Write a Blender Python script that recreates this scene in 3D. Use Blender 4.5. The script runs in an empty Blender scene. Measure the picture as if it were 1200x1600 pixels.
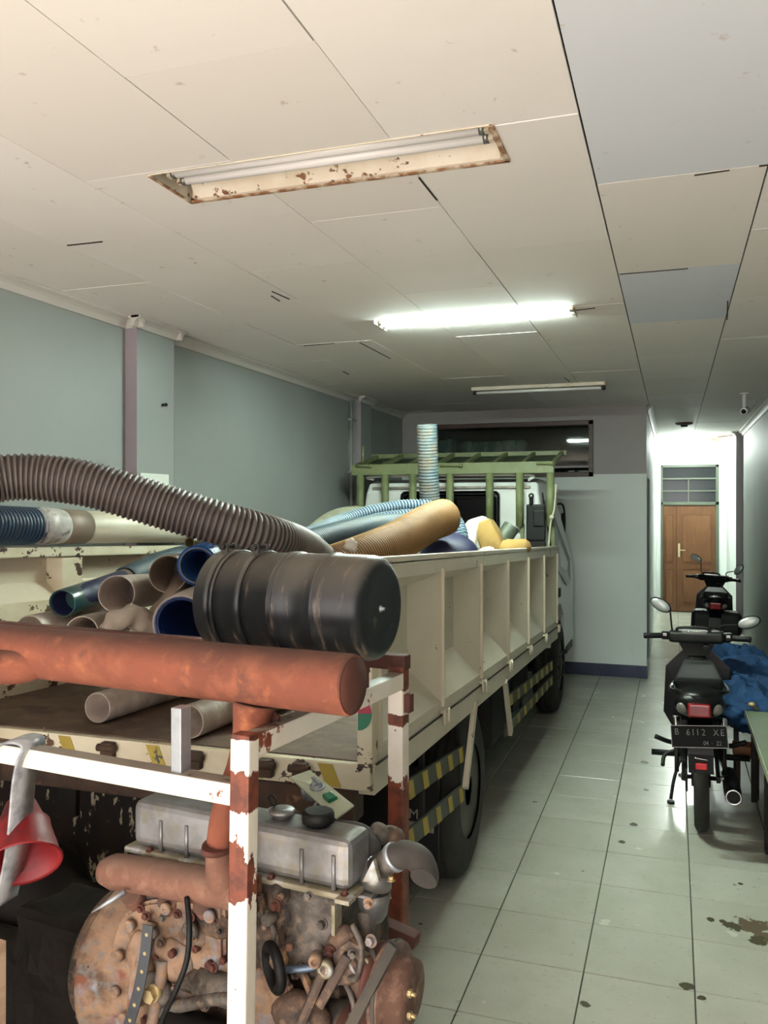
import bpy, bmesh, math, random
from mathutils import Vector, Matrix, noise
R_ = math.radians
SC = bpy.context.scene
COL = SC.collection
# ---------------------------------------------------------------- camera, sky, sun, exposure
CAMH, FPX, TH, HOR = 1.78, 1330.0, R_(18.77), 792.0
cam_d = bpy.data.cameras.new('camera'); cam = bpy.data.objects.new('camera', cam_d); COL.objects.link(cam)
cam.location = (0, 0, CAMH); cam.rotation_euler = (R_(90), 0, TH)
cam_d.sensor_fit = 'VERTICAL'; cam_d.sensor_height = 24; cam_d.lens = FPX/1600*24
cam_d.shift_y = -(800-HOR)/1600; cam_d.clip_start = .05
SC.camera = cam
w = bpy.data.worlds.new('sky'); SC.world = w; w.use_nodes = True
w.node_tree.nodes['Background'].inputs[0].default_value = (1.0, .94, .92, 1)
w.node_tree.nodes['Background'].inputs[1].default_value = 2.4
sun_d = bpy.data.lights.new('sun', 'SUN'); sun = bpy.data.objects.new('sun', sun_d); COL.objects.link(sun)
sun_d.energy = 22.0; sun_d.color = (1, .93, .90); sun_d.angle = R_(1.5)
sun.rotation_euler = (R_(24), 0, R_(15))
LAMP = 160.0          # emission of the lit fluorescent tubes
BULB = 1100.0
SC.view_settings.view_transform = 'Standard'; SC.view_settings.look = 'None'
SC.view_settings.exposure = 0.75; SC.view_settings.gamma = 1.0; SC.view_settings.use_curve_mapping = False
SC.cycles.max_bounces = 8; SC.cycles.diffuse_bounces = 5; SC.cycles.glossy_bounces = 3
SC.cycles.transmission_bounces = 6; SC.cycles.caustics_reflective = False; SC.cycles.caustics_refractive = False
SC.cycles.sample_clamp_indirect = 6
cs, sn = math.cos(TH), math.sin(TH)
def at(u, v, Y):                      # a point of the room seen at (u, v), lying at depth Y
    a = (u-600)/FPX; D = Y/(a*sn+cs)
    return Vector((D*(a*cs-sn), Y, CAMH+(HOR-v)/FPX*D))
def yat(u, X):                        # depth Y of a point seen at u with known X
    a = (u-600)/FPX
    return X*(a*sn+cs)/(a*cs-sn)
# ---------------------------------------------------------------- materials
def srgb(h):
    c = [int(h[i:i+2], 16)/255 for i in (0, 2, 4)]
    return tuple((x/12.92 if x <= .04045 else ((x+.055)/1.055)**2.4) for x in c)+(1,)
class NT:
    def __init__(s, name):
        s.m = bpy.data.materials.new(name); s.m.use_nodes = True; s.t = s.m.node_tree
        s.b = s.t.nodes['Principled BSDF']; s.tc = s.t.nodes.new('ShaderNodeTexCoord')
    def n(s, k, **kw):
        x = s.t.nodes.new(k)
        for a, b in kw.items(): setattr(x, a, b)
        return x
    def l(s, a, b): s.t.links.new(a, b)
    def noise(s, scale, detail=6, rough=.6, stretch=None, off=0, world=False):
        mp = s.n('ShaderNodeMapping'); 
        if world: s.l(s.n('ShaderNodeNewGeometry').outputs['Position'], mp.inputs[0])
        else: s.l(s.tc.outputs['Object'], mp.inputs[0])
        mp.inputs['Location'].default_value = (off, off*1.7, off*.6)
        if stretch: mp.inputs['Scale'].default_value = stretch
        x = s.n('ShaderNodeTexNoise'); x.inputs['Scale'].default_value = scale
        x.inputs['Detail'].default_value = detail; x.inputs['Roughness'].default_value = rough
        s.l(mp.outputs[0], x.inputs['Vector']); return x.outputs['Fac']
    def ramp(s, fac, lo, hi):
        x = s.n('ShaderNodeMapRange'); x.inputs['From Min'].default_value = lo; x.inputs['From Max'].default_value = hi
        s.l(fac, x.inputs['Value']); return x.outputs[0]
    def mix(s, fac, a, b, mode='MIX'):
        x = s.n('ShaderNodeMix', data_type='RGBA', blend_type=mode)
        if isinstance(fac, float): x.inputs['Factor'].default_value = fac
        else: s.l(fac, x.inputs['Factor'])
        for k, v in ((6, a), (7, b)):
            if isinstance(v, tuple): x.inputs[k].default_value = v
            else: s.l(v, x.inputs[k])
        return x.outputs[2]
    def bump(s, h, strength=.3, dist=.01):
        x = s.n('ShaderNodeBump'); x.inputs['Strength'].default_value = strength; x.inputs['Distance'].default_value = dist
        s.l(h, x.inputs['Height']); s.l(x.outputs[0], s.b.inputs['Normal'])
def pm(name, c, c2=None, sc=6, lo=.4, hi=.65, rough=.6, metal=0, bump=.15, bsc=40, chips=None, csc=9, clo=.60, chi=.62, stretch=None, coat=0, spec=.5, c3=None, dust_shade=None):
    t = NT(name); col = srgb(c)
    out = col
    if c2: out = t.mix(t.ramp(t.noise(sc, stretch=stretch), lo, hi), col, srgb(c2))
    if c3: out = t.mix(t.ramp(t.noise(sc*2.7, off=5, stretch=stretch), .5, .7), out, srgb(c3))
    f = None
    if chips:
        f = t.ramp(t.noise(csc, detail=9, rough=.62, off=3, stretch=stretch), clo, chi)
        chc = t.mix(t.ramp(t.noise(14, off=8), .4, .6), srgb(chips[0]), srgb(chips[1])); out = t.mix(f, out, chc)
    if dust_shade:                       # upward faces: real dusty film, and the muffler's painted-in shade
        g = t.n('ShaderNodeNewGeometry'); sx = t.n('ShaderNodeSeparateXYZ'); t.l(g.outputs['Normal'], sx.inputs[0])
        out = t.mix(t.ramp(sx.outputs[2], .25, 1.2), out, srgb(dust_shade))
    if isinstance(out, tuple): t.b.inputs['Base Color'].default_value = out
    else: t.l(out, t.b.inputs['Base Color'])
    t.b.inputs['Roughness'].default_value = rough; t.b.inputs['Metallic'].default_value = metal
    t.b.inputs['Specular IOR Level'].default_value = spec
    if coat: t.b.inputs['Coat Weight'].default_value = coat
    if bump: t.bump(t.noise(bsc), bump, .004)
    return t.m
def emit(name, c, s):
    t = NT(name); t.b.inputs['Base Color'].default_value = srgb(c)
    t.b.inputs['Emission Color'].default_value = srgb(c); t.b.inputs['Emission Strength'].default_value = s; return t.m
def hosemat(name, valley, crest, dirt, amt=.5, rough=.45, lo=.45, spec=.5):
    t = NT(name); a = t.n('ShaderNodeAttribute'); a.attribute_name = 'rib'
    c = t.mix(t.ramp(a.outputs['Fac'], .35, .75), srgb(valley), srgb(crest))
    f = t.ramp(t.noise(9, detail=7), lo, lo+.25)
    m = t.n('ShaderNodeMath', operation='MULTIPLY'); t.l(f, m.inputs[0]); m.inputs[1].default_value = amt
    t.l(t.mix(m.outputs[0], c, srgb(dirt)), t.b.inputs['Base Color'])
    t.b.inputs['Roughness'].default_value = rough; t.b.inputs['Specular IOR Level'].default_value = spec
    t.bump(t.noise(60), .1, .003); return t.m
M = {}
# ---------------------------------------------------------------- mesh builder
def frame_of(d):
    d = d.normalized(); a = Vector((0, 0, 1)) if abs(d.z) < .9 else Vector((1, 0, 0))
    x = a.cross(d).normalized(); return x, d.cross(x).normalized(), d
def catmull(pts, n=12):
    P = [Vector(p) for p in pts]; P = [P[0]*2-P[1]]+P+[P[-1]*2-P[-2]]; out = []
    for i in range(1, len(P)-2):
        for k in range(n):
            t = k/n; a, b, c, d = P[i-1:i+3]
            out.append(.5*((2*b)+(c-a)*t+(2*a-5*b+4*c-d)*t*t+(3*b-a-3*c+d)*t**3))
    out.append(P[-2]); return out
def resample(pts, step):
    L = [0]
    for a, b in zip(pts, pts[1:]): L.append(L[-1]+(b-a).length)
    n = max(2, int(round(L[-1]/step))); out = []; j = 0
    for i in range(n+1):
        s = L[-1]*i/n
        while j < len(L)-2 and L[j+1] < s: j += 1
        t = (s-L[j])/max(1e-9, L[j+1]-L[j]); out.append(pts[j].lerp(pts[j+1], t))
    return out, L[-1]
class G:
    def __init__(s): s.bm = bmesh.new(); s.col = None
    def _faces(s, fs, smooth):
        for f in fs: f.smooth = smooth
    def box(s, c, size, rot=None, bev=0, seg=2):
        m = Matrix.Translation(Vector(c)) @ (rot.to_4x4() if rot else Matrix()) @ Matrix.Diagonal((*size, 1))
        r = bmesh.ops.create_cube(s.bm, size=1, matrix=m)
        if bev:
            es = list({e for v in r['verts'] for e in v.link_edges})
            bmesh.ops.bevel(s.bm, geom=es, offset=bev, segments=seg, affect='EDGES', profile=.6)
        return s
    def bb(s, lo, hi, bev=0, seg=2):
        lo, hi = Vector(lo), Vector(hi); return s.box((lo+hi)/2, tuple(abs(x) for x in (hi-lo)), bev=bev, seg=seg)
    def bar(s, a, b, wd, ht, up=(0, 0, 1), bev=0):
        a, b = Vector(a), Vector(b); y = (b-a).normalized(); x = y.cross(Vector(up)).normalized(); z = x.cross(y)
        return s.box((a+b)/2, (wd, (b-a).length, ht), rot=Matrix((x, y, z)).transposed(), bev=bev)
    def cyl(s, a, b, r0, r1=None, seg=20, caps=True, smooth=True):
        a, b = Vector(a), Vector(b); r1 = r0 if r1 is None else r1
        return s.loft([(a, r0), (b, r1)], (b-a), seg, caps, smooth)
    def loft(s, rings, d, seg=20, caps=True, smooth=True, sq=1.0):
        x, y, z = frame_of(Vector(d)); V = []
        for c, r in rings:
            V.append([s.bm.verts.new(Vector(c)+(x*math.cos(k*2*math.pi/seg)*r+y*math.sin(k*2*math.pi/seg)*r*sq)) for k in range(seg)])
        for A, B in zip(V, V[1:]):
            for k in range(seg):
                f = s.bm.faces.new((A[k], A[(k+1) % seg], B[(k+1) % seg], B[k])); f.smooth = smooth
        if caps:
            s.bm.faces.new(V[0][::-1]); s.bm.faces.new(V[-1])
        return s
    def prof(s, a, d, pr, seg=28, caps=True):     # lathe: pr = [(t along d, radius)]; sharp where points repeat
        a = Vector(a); d = Vector(d).normalized(); return s.loft([(a+d*t, r) for t, r in pr], d, seg, caps)
    def tube(s, pts, r, seg=12, caps=True, n=8, smooth_path=True, rf=None, sq=None):
        P = catmull(pts, n) if smooth_path and len(pts) > 2 else [Vector(p) for p in pts]
        T = [(P[min(i+1, len(P)-1)]-P[max(i-1, 0)]).normalized() for i in range(len(P))]
        x, y, _ = frame_of(T[0]); V = []
        for i, p in enumerate(P):
            x = (x-T[i]*x.dot(T[i])).normalized(); y = T[i].cross(x)
            rr = rf(i/(len(P)-1)) if rf else r
            V.append([s.bm.verts.new(p+x*math.cos(k*2*math.pi/seg)*rr+y*math.sin(k*2*math.pi/seg)*rr) for k in range(seg)])
        for A, B in zip(V, V[1:]):
            for k in range(seg):
                f = s.bm.faces.new((A[k], A[(k+1) % seg], B[(k+1) % seg], B[k])); f.smooth = True
        if caps: s.bm.faces.new(V[0][::-1]); s.bm.faces.new(V[-1])
        return s
    def hose(s, pts, r, pitch=.02, amp=.06, seg=24, per=4, wall=.06, inner=.35, ends=(True, True)):
        if s.col is None: s.col = s.bm.verts.layers.float.new('rib')
        P, L = resample(catmull(pts, 16), pitch/per)
        T = [(P[min(i+1, len(P)-1)]-P[max(i-1, 0)]).normalized() for i in range(len(P))]
        x, y, _ = frame_of(T[0]); V = []; I = []
        for i, p in enumerate(P):
            x = (x-T[i]*x.dot(T[i])).normalized(); y = T[i].cross(x); row = []; ri = []
            ph = .5+.5*math.cos(2*math.pi*i/per); inn = min(i, len(P)-1-i)*pitch/per < inner
            for k in range(seg):
                a = k*2*math.pi/seg; d = x*math.cos(a)+y*math.sin(a)
                v = s.bm.verts.new(p+d*r*(1+amp*(ph-.5)*2)); v[s.col] = ph; row.append(v)
                if inn: q = s.bm.verts.new(p+d*r*(1-wall-amp+amp*(ph-.5))); q[s.col] = 1-ph; ri.append(q)
            V.append(row); I.append(ri)
        def sk(A, B, fl=False):
            for k in range(seg):
                q = (A[k], A[(k+1) % seg], B[(k+1) % seg], B[k]); f = s.bm.faces.new(q[::-1] if fl else q); f.smooth = True
        for i in range(len(V)-1):
            sk(V[i], V[i+1])
            if I[i] and I[i+1]: sk(I[i], I[i+1], True)
            elif I[i]: s.bm.faces.new(I[i])
            elif I[i+1]: s.bm.faces.new(I[i+1][::-1])
        sk(V[0], I[0], True); sk(V[-1], I[-1]); return s
    def pipe(s, a, b, r, wall=.006, seg=28, inner=.5, r1=None):    # open-ended pipe
        a, b = Vector(a), Vector(b); d = (b-a).normalized(); L = (b-a).length; r1 = r1 or r; inn = min(inner, L*.45)
        s.loft([(a+d*inn, r-wall), (a+d*.001, r-wall), (a, r-wall*.7), (a, r-wall*.2), (a+d*.002, r), (b-d*.002, r1), (b, r1-wall*.2), (b, r1-wall*.7), (b-d*inn, r1-wall)], d, seg, True)
        return s
    def sph(s, c, r, sc=(1, 1, 1), rot=None, u=20, v=12):
        m = Matrix.Translation(Vector(c)) @ (rot.to_4x4() if rot else Matrix()) @ Matrix.Diagonal((r*sc[0], r*sc[1], r*sc[2], 1))
        q = bmesh.ops.create_uvsphere(s.bm, u_segments=u, v_segments=v, radius=1, matrix=m)
        s._faces({f for w_ in q['verts'] for f in w_.link_faces}, True); return s
    def torus(s, c, axis, Rr, r, seg=32, n=10, a0=0, a1=2*math.pi, sqz=1):
        x, y, z = frame_of(Vector(axis)); full = abs(a1-a0-2*math.pi) < 1e-6; c = Vector(c); V = []
        for i in range(seg if full else seg+1):
            a = a0+(a1-a0)*i/seg; d = x*math.cos(a)+y*math.sin(a)
            V.append([s.bm.verts.new(c+d*(Rr+r*math.cos(b*2*math.pi/n))+z*r*sqz*math.sin(b*2*math.pi/n)) for b in range(n)])
        m = len(V)
        for i in range(m if full else m-1):
            A, B = V[i], V[(i+1) % m]
            for k in range(n):
                f = s.bm.faces.new((A[k], B[k], B[(k+1) % n], A[(k+1) % n])); f.smooth = True
        return s
    def poly(s, pts, ext=None):                  # flat polygon, extruded by a vector
        pts = [Vector(p) for p in pts]; a = [s.bm.verts.new(p) for p in pts]
        if ext is None: s.bm.faces.new(a); return s
        ext = Vector(ext); b = [s.bm.verts.new(p+ext) for p in pts]; n = len(a)
        s.bm.faces.new(a); s.bm.faces.new(b[::-1])
        for i in range(n): s.bm.faces.new((a[i], b[i], b[(i+1) % n], a[(i+1) % n]))
        return s
    def quad(s, *p): s.bm.faces.new([s.bm.verts.new(Vector(q)) for q in p]); return s
    def bolt(s, c, d, r=.008, h=.007):
        c, d = Vector(c), Vector(d).normalized()
        s.cyl(c, c+d*h*.3, r*1.5, seg=14); s.cyl(c+d*h*.3, c+d*h*1.3, r, seg=6, smooth=False); return s
    def rough(s, amt, sc=6, cuts=0):
        if cuts: bmesh.ops.subdivide_edges(s.bm, edges=s.bm.edges[:], cuts=cuts, use_grid_fill=True)
        s.bm.normal_update()
        for v in s.bm.verts: v.co += v.normal*amt*noise.noise(v.co*sc)
        return s
def text_g(txt, size, depth, m, spacing=1.0):
    cu = bpy.data.curves.new('t', 'FONT'); cu.body = txt; cu.size = size; cu.extrude = depth; cu.align_x = 'CENTER'; cu.align_y = 'CENTER'; cu.space_character = spacing
    o = bpy.data.objects.new('t', cu); COL.objects.link(o); bpy.context.view_layer.update()
    me = bpy.data.meshes.new_from_object(o.evaluated_get(bpy.context.evaluated_depsgraph_get()))
    bpy.data.objects.remove(o); g = G(); g.bm.from_mesh(me); g.bm.transform(m); return g
# ---------------------------------------------------------------- object helpers
ROOT = {}
def link(name, g, mt, parent=None, fix=True):
    bm = g.bm
    if fix: bmesh.ops.recalc_face_normals(bm, faces=bm.faces[:])
    if parent is not None and ROOT.get(parent.name) is not None: bm.transform(ROOT[parent.name])
    me = bpy.data.meshes.new(name); bm.to_mesh(me); bm.free(); me.materials.append(mt)
    o = bpy.data.objects.new(name, me); COL.objects.link(o)
    if parent is not None:
        o.parent = parent
        ROOT[o.name] = ROOT.get(parent.name)
    return o
def thing(name, label, cat, loc, group=None, rz=0, local=False):   # parts are given in room coordinates unless local
    o = bpy.data.objects.new(name, None); COL.objects.link(o); o.location = loc; o.rotation_euler = (0, 0, rz)
    o.empty_display_size = .1; o['label'] = label; o['category'] = cat
    if group: o['group'] = group
    ROOT[o.name] = None if local else (Matrix.Translation(Vector(loc)) @ Matrix.Rotation(rz, 4, 'Z')).inverted()
    return o
def solo(name, g, mt, label, cat, group=None, kind=None):
    bm = g.bm; bmesh.ops.recalc_face_normals(bm, faces=bm.faces[:])
    xs = [v.co for v in bm.verts]; lo = Vector([min(p[i] for p in xs) for i in range(3)]); hi = Vector([max(p[i] for p in xs) for i in range(3)])
    c = Vector(((lo.x+hi.x)/2, (lo.y+hi.y)/2, lo.z)); bm.transform(Matrix.Translation(-c))
    me = bpy.data.meshes.new(name); bm.to_mesh(me); bm.free(); me.materials.append(mt)
    o = bpy.data.objects.new(name, me); COL.objects.link(o); o.location = c
    o['label'] = label; o['category'] = cat
    if group: o['group'] = group
    if kind: o['kind'] = kind
    ROOT[o.name] = Matrix.Translation(-c)
    return o
def struct(name, g, mt, parent=None):
    o = link(name, g, mt, parent)
    if parent is None: o['kind'] = 'structure'
    return o
# ================================================================ THE ROOM
XL, XR, YB, YH, YE, ZC = -2.92, .93, 9.24, 13.0, 15.26, 2.842
XH = -.265                             # left side of the corridor
def wallmat(name, c, c2, stain):
    t = NT(name)
    o = t.mix(t.ramp(t.noise(.8, world=True), .35, .7), srgb(c), srgb(c2))
    o = t.mix(t.ramp(t.noise(2.2, detail=8, off=4, stretch=(1, 1, .35), world=True), .58, .85), o, srgb(stain))
    t.l(o, t.b.inputs['Base Color']); t.b.inputs['Roughness'].default_value = .62
    t.bump(t.noise(30), .08, .003); return t.m
M['wall'] = wallmat('grey green wall paint', '8f9492', '969b99', '878a89')
M['mauve'] = wallmat('mauve paint', '9a9096', 'a1979d', '8f868b')
M['wallup'] = wallmat('grey wall paint', 'a09c9b', 'a8a4a2', '989492')
M['wallwhite'] = wallmat('pale wall paint', 'e4ebe7', 'eaf0ec', 'dae1dc')
M['wallright'] = wallmat('darker grey wall paint', '666c68', '6c716d', '5c615e')
M['cornice'] = wallmat('cornice plaster', 'c4c0bb', 'cac6c0', 'a5a09a')
M['dark'] = pm('dark backing', '1c1815', rough=.9, bump=0)
M['navy'] = pm('navy baseboard paint', '2b3050', '3a3f58', rough=.35)
# floor: tiles are parts of the floor
t = NT('cream floor tile')
oi = t.n('ShaderNodeObjectInfo')
o = t.mix(oi.outputs['Random'], srgb('bcbcb0'), srgb('c6c6ba'))
o = t.mix(t.ramp(t.noise(3, off=2, world=True), .35, .75), o, srgb('b2b2a4'))
o = t.mix(t.ramp(t.noise(40, detail=8, off=7, world=True), .60, .75), o, srgb('a09c8a'))
sp = t.ramp(t.noise(9, detail=5, rough=.5, off=11, world=True),   .76, .775)
o = t.mix(sp, o, srgb('5a5346'))
gp = t.n('ShaderNodeNewGeometry')
for (sx_, sy_, r_) in ((.315, 3.93, .075), (.36, 3.85, .055), (.33, 3.80, .04), (.234, 3.897, .036), (.20, 3.93, .02), (.255, 3.87, .014), (.157, 3.93, .020), (.05, 3.36, .028), (.10, 3.29, .016), (-.21, 4.97, .026), (-.26, 4.69, .022), (-.19, 6.2, .03), (-.16, 5.6, .02), (-.30, 3.12, .02), (.02, 3.02, .012), (.3, 4.35, .014)):
    vd = t.n('ShaderNodeVectorMath', operation='DISTANCE'); t.l(gp.outputs['Position'], vd.inputs[0]); vd.inputs[1].default_value = (sx_, sy_, 0)
    ad = t.n('ShaderNodeMath', operation='MULTIPLY_ADD'); t.l(t.noise(22, detail=5, world=True), ad.inputs[0]); ad.inputs[1].default_value = r_*2.4; t.l(vd.outputs['Value'], ad.inputs[2])
    f = t.ramp(ad.outputs[0], r_*2.2, r_*2.0)
    o = t.mix(f, o, srgb('6b5f4d' if r_ > .05 else '55503f'))
t.l(o, t.b.inputs['Base Color'])
rr = t.n('ShaderNodeMapRange'); t.l(t.noise(5, off=9, world=True), rr.inputs['Value']); rr.inputs['To Min'].default_value = .14; rr.inputs['To Max'].default_value = .34
t.l(rr.outputs[0], t.b.inputs['Roughness']); t.b.inputs['Specular IOR Level'].default_value = .6
t.bump(t.noise(4, detail=2), .04, .003); M['tile'] = t.m
M['grout'] = pm('dark grout', '4c4a3e', '3a382f', rough=.9)
fl_ = struct('floor', G().bb((XL-.1, -1.4, -.12), (XR+.1, YE+.1, -.006)), M['grout'])
TP = .4; tm = None
g = G(); cnt = 0
tiles = []
for i in range(-8, 3):
    x0 = .075+TP*i; x1 = x0+TP
    for j in range(-12, 31):
        y0 = 3.33+TP*j; y1 = y0+TP
        if x0 < XL-.1 and x1 < XL: continue
        a0, a1 = max(x0, XL), min(x1, XR); b0, b1 = max(y0, -1.4), min(y1, YE)
        if a1-a0 < .02 or b1-b0 < .02: continue
        if b0 > YB and a1 < XH: continue
        vis = (i >= -4 and j >= -4 and a1-a0 > .39 and b1-b0 > .39)
        if vis and len(tiles) < 296: tiles.append((a0, b0))
        else: g.bb((a0+.0025, b0+.0025, -.02), (a1-.0025, b1-.0025, 0), bev=.0012, seg=1)
random.seed(4)
me = None
for (a, b) in tiles:
    if me is None:
        q = G().box((0, 0, -.01), (TP-.005, TP-.005, .02), bev=.0015, seg=1); o_ = link('floor_tile', q, M['tile'], fl_); me = o_.data
    else:
        o_ = bpy.data.objects.new('floor_tile', me); COL.objects.link(o_); o_.parent = fl_
    o_.location = (a+TP/2, b+TP/2, random.uniform(-.0006, .0006))
o_ = link('floor_tile_field', g, M['tile'], fl_); o_['kind'] = 'stuff'
# forecourt outside the open front, from where the daylight comes
M['concrete'] = pm('forecourt concrete', 'c9c0b6', 'bdb4aa', rough=.9)
struct('forecourt_slab', G().bb((-6, -8, -.2), (6, -1.4, -.03)), M['concrete'])
# walls
def wallbox(lo, hi): return G().bb(lo, hi)
wl = struct('wall_left', wallbox((XL-.15, -1.4, 0), (XL, YB+.1, 3.0)), M['wall'])
def pilaster(y0, y1, p, side):
    o_ = link('pilaster', G().bb((XL-.01, y0, 0), (XL+p, y1, ZC+.02)), M['wall'], wl)
    link('pilaster_side', G().bb((XL, y0-.004, 0), (XL+p+.002, y0, ZC)), M['mauve'], o_)
    link('pilaster_side', G().bb((XL, y1, 0), (XL+p+.002, y1+.004, ZC)), M['mauve'], o_)
pilaster(4.07, 4.44, .075, 1); pilaster(7.68, 7.95, .075, 1)
wb = struct('wall_back', G().bb((XL-.1, YB, 0), (XH, YB+.12, 2.10)).bb((XL-.1, YB, 2.10), (-2.56, YB+.12, 3)).bb((-.80, YB, 2.10), (XH, YB+.12, 3)).bb((-2.56, YB, 2.70), (-.80, YB+.12, 3)), M['wallup'])
# the whiter repaint on the lower part of the back wall (a coat of paint with a clean upper edge)
link('white_paint_coat', G().bb((XL, YB-.006, .13), (XH+.004, YB+.001, 2.125)), M['wallwhite'], wb)
struct('baseboard_back', G().bb((XL, YB-.014, 0), (XH+.006, YB, .13), bev=.003).bb((XH, YB-.012, 0), (XH+.012, YB+.6, .13), bev=.002), M['navy'])
wh = struct('wall_corridor_left', G().bb((XH-.10, YB+.12, 0), (XH, YB+.35, ZC+.1)).bb((XH-.10, YB+.35, 2.1), (XH, YB+1.25, ZC+.1)).bb((XH-.10, YB+1.25, 0), (XH, YE, ZC+.1)), M['wallwhite'])
struct('door_2', G().bb((XH-.06, YB+.35, 0), (XH-.02, YB+1.25, 2.1)), M['dark'])
wr = struct('wall_right', G().bb((XR, -1.4, 0), (XR+.15, YE, 3.0)), M['wallright'])
link('pilaster', G().bb((.84, YH, 0), (XR+.01, YE, ZC+.02)), M['wallwhite'], wr)
link('pilaster_side', G().bb((.84, YH-.004, 0), (XR, YH, ZC)), M['mauve'], wr)
# end of the corridor with the opening of the double door
DX0, DX1, DZ, TZ = -.20, .72, 1.815, 2.49
struct('wall_corridor_end', G().bb((XH-.1, YE, 0), (DX0, YE+.15, 3)).bb((DX1, YE, 0), (XR, YE+.15, 3)).bb((DX0, YE, TZ), (DX1, YE+.15, 3)), M['wallwhite'])
struct('wall_front', G().bb((XL-.15, -1.5, 2.72), (XR+.15, -1.4, 3.1)).bb((XL-.3, -1.5, 0), (XL-.0, -1.4, 3)).bb((XR, -1.5, 0), (XR+.3, -1.4, 3)), M['wallup'])
# cornices
def cornice(name, pts_, depth, par=None):
    g = G()
    for (a, b, n) in pts_:
        a, b, n = Vector(a), Vector(b), Vector(n); k = depth
        P = [(0, 0), (k, 0), (k, -.012), (k*.62, -.022), (k*.4, -k*.55), (.018, -k*.8), (.012, -k), (0, -k)]
        A = [g.bm.verts.new(a+n*p[0]+Vector((0, 0, p[1]))) for p in P]; B = [g.bm.verts.new(b+n*p[0]+Vector((0, 0, p[1]))) for p in P]
        for i in range(len(P)):
            g.bm.faces.new((A[i], A[(i+1) % len(P)], B[(i+1) % len(P)], B[i]))
        g.bm.faces.new(A); g.bm.faces.new(B)
    return struct(name, g, M['cornice'], par)
zc = ZC-.001; pw = .078
cornice('trim_2', [((XL, -1.4, zc), (XL, 4.07, zc), (1, 0, 0)), ((XL+pw, 4.01, zc), (XL+pw, 4.50, zc), (1, 0, 0)), ((XL, 4.44, zc), (XL, 7.68, zc), (1, 0, 0)), ((XL+pw, 7.62, zc), (XL+pw, 8.01, zc), (1, 0, 0)), ((XL, 7.95, zc), (XL, YB, zc), (1, 0, 0)), ((XL, 4.07, zc), (XL+pw+.05, 4.07, zc), (0, -1, 0)), ((XL, 4.44, zc), (XL+pw+.05, 4.44, zc), (0, 1, 0))], .06)
cornice('trim_3', [((XR, -1.4, zc), (XR, YH, zc), (-1, 0, 0)), ((.84, YH-.05, zc), (.84, YE, zc), (-1, 0, 0))], .06)
cornice('trim_4', [((XH, YE, zc), (.84, YE, zc), (0, -1, 0)), ((XH, YB+.1, zc), (XH, YE, zc), (1, 0, 0))], .06)
# ---------------------------------------------------------------- ceiling of boards
def boardmat(name, c, c2):
    t = NT(name); oi = t.n('ShaderNodeObjectInfo')
    o = t.mix(oi.outputs['Random'], srgb(c), srgb(c2))
    o = t.mix(t.ramp(t.noise(1.3, off=3, world=True), .45, .8), o, srgb(c2))
    o = t.mix(t.ramp(t.noise(14, detail=8, off=6, world=True), .66, .80), o, srgb('a58f72'))
    t.l(o, t.b.inputs['Base Color']); t.b.inputs['Roughness'].default_value = .75
    t.bump(t.noise(12), .06, .004); return t.m
M['board'] = boardmat('cream ceiling board', 'efebe8', 'e8e3de')
M['boardblue'] = boardmat('blue white ceiling board', 'dee2ea', 'd8dde6')
ce = struct('ceiling', G().bb((XL-.1, -1.4, ZC+.12), (XR+.1, YE, ZC+.2)), M['dark'])
edges = [XL-.05, -2.35, -1.82, -1.285, -.775, -.24, .28, .80, XR+.05]
starts = [2.32, 2.85, 2.32, 1.79, 2.345, 2.88, 4.67-2.26, 2.2]
RECT = [(-1.585, 2.335, -.48, 2.59), (-1.62, 4.58, -.50, 4.80)]     # recessed lamps
def subtract(rs, h):
    out = []
    for (a, b, c, d) in rs:
        if h[0] >= c or h[2] <= a or h[1] >= d or h[3] <= b: out.append((a, b, c, d)); continue
        if h[1] > b: out.append((a, b, c, h[1]))
        if h[3] < d: out.append((a, h[3], c, d))
        y0, y1 = max(b, h[1]), min(d, h[3])
        if h[0] > a: out.append((a, y0, h[0], y1))
        if h[2] < c: out.append((h[2], y0, c, y1))
    return out
random.seed(11)
for k in range(8):
    for j in range(-4, 12):
        y0 = starts[k]+1.13*j; y1 = y0+1.13
        if k == 5 and j == -1: y0 = 1.20
        if k == 5 and j == -2: y1 = 1.20
        y0, y1 = max(y0, -1.4), min(y1, YE)
        if y1-y0 < .05: continue
        if edges[k+1] <= XH+.05: y1 = min(y1, YB+.05)
        if y1-y0 < .05: continue
        g1, g2, g3, g4 = [random.choice((.0004, .0008, .0015, .0028)) for _ in range(4)]
        if k == 5: g1 = g2 = .003
        if k == 4: g2 = .003
        if k == 6: g1 = .003
        rs = [(edges[k]+g1, y0+g3, edges[k+1]-g2, y1-g4)]
        for h in RECT: rs = subtract(rs, h)
        g = G(); dz = random.uniform(-.001, .002)
        for (a, b, c, d) in rs: g.bb((a, b, ZC+dz), (c, d, ZC+.012+dz))
        blue = (k == 5 and j in (-1, 1)) or (k == 6 and j in (-1, ))
        link('ceiling_board', g, M['boardblue' if blue else 'board'], ce)
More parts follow.
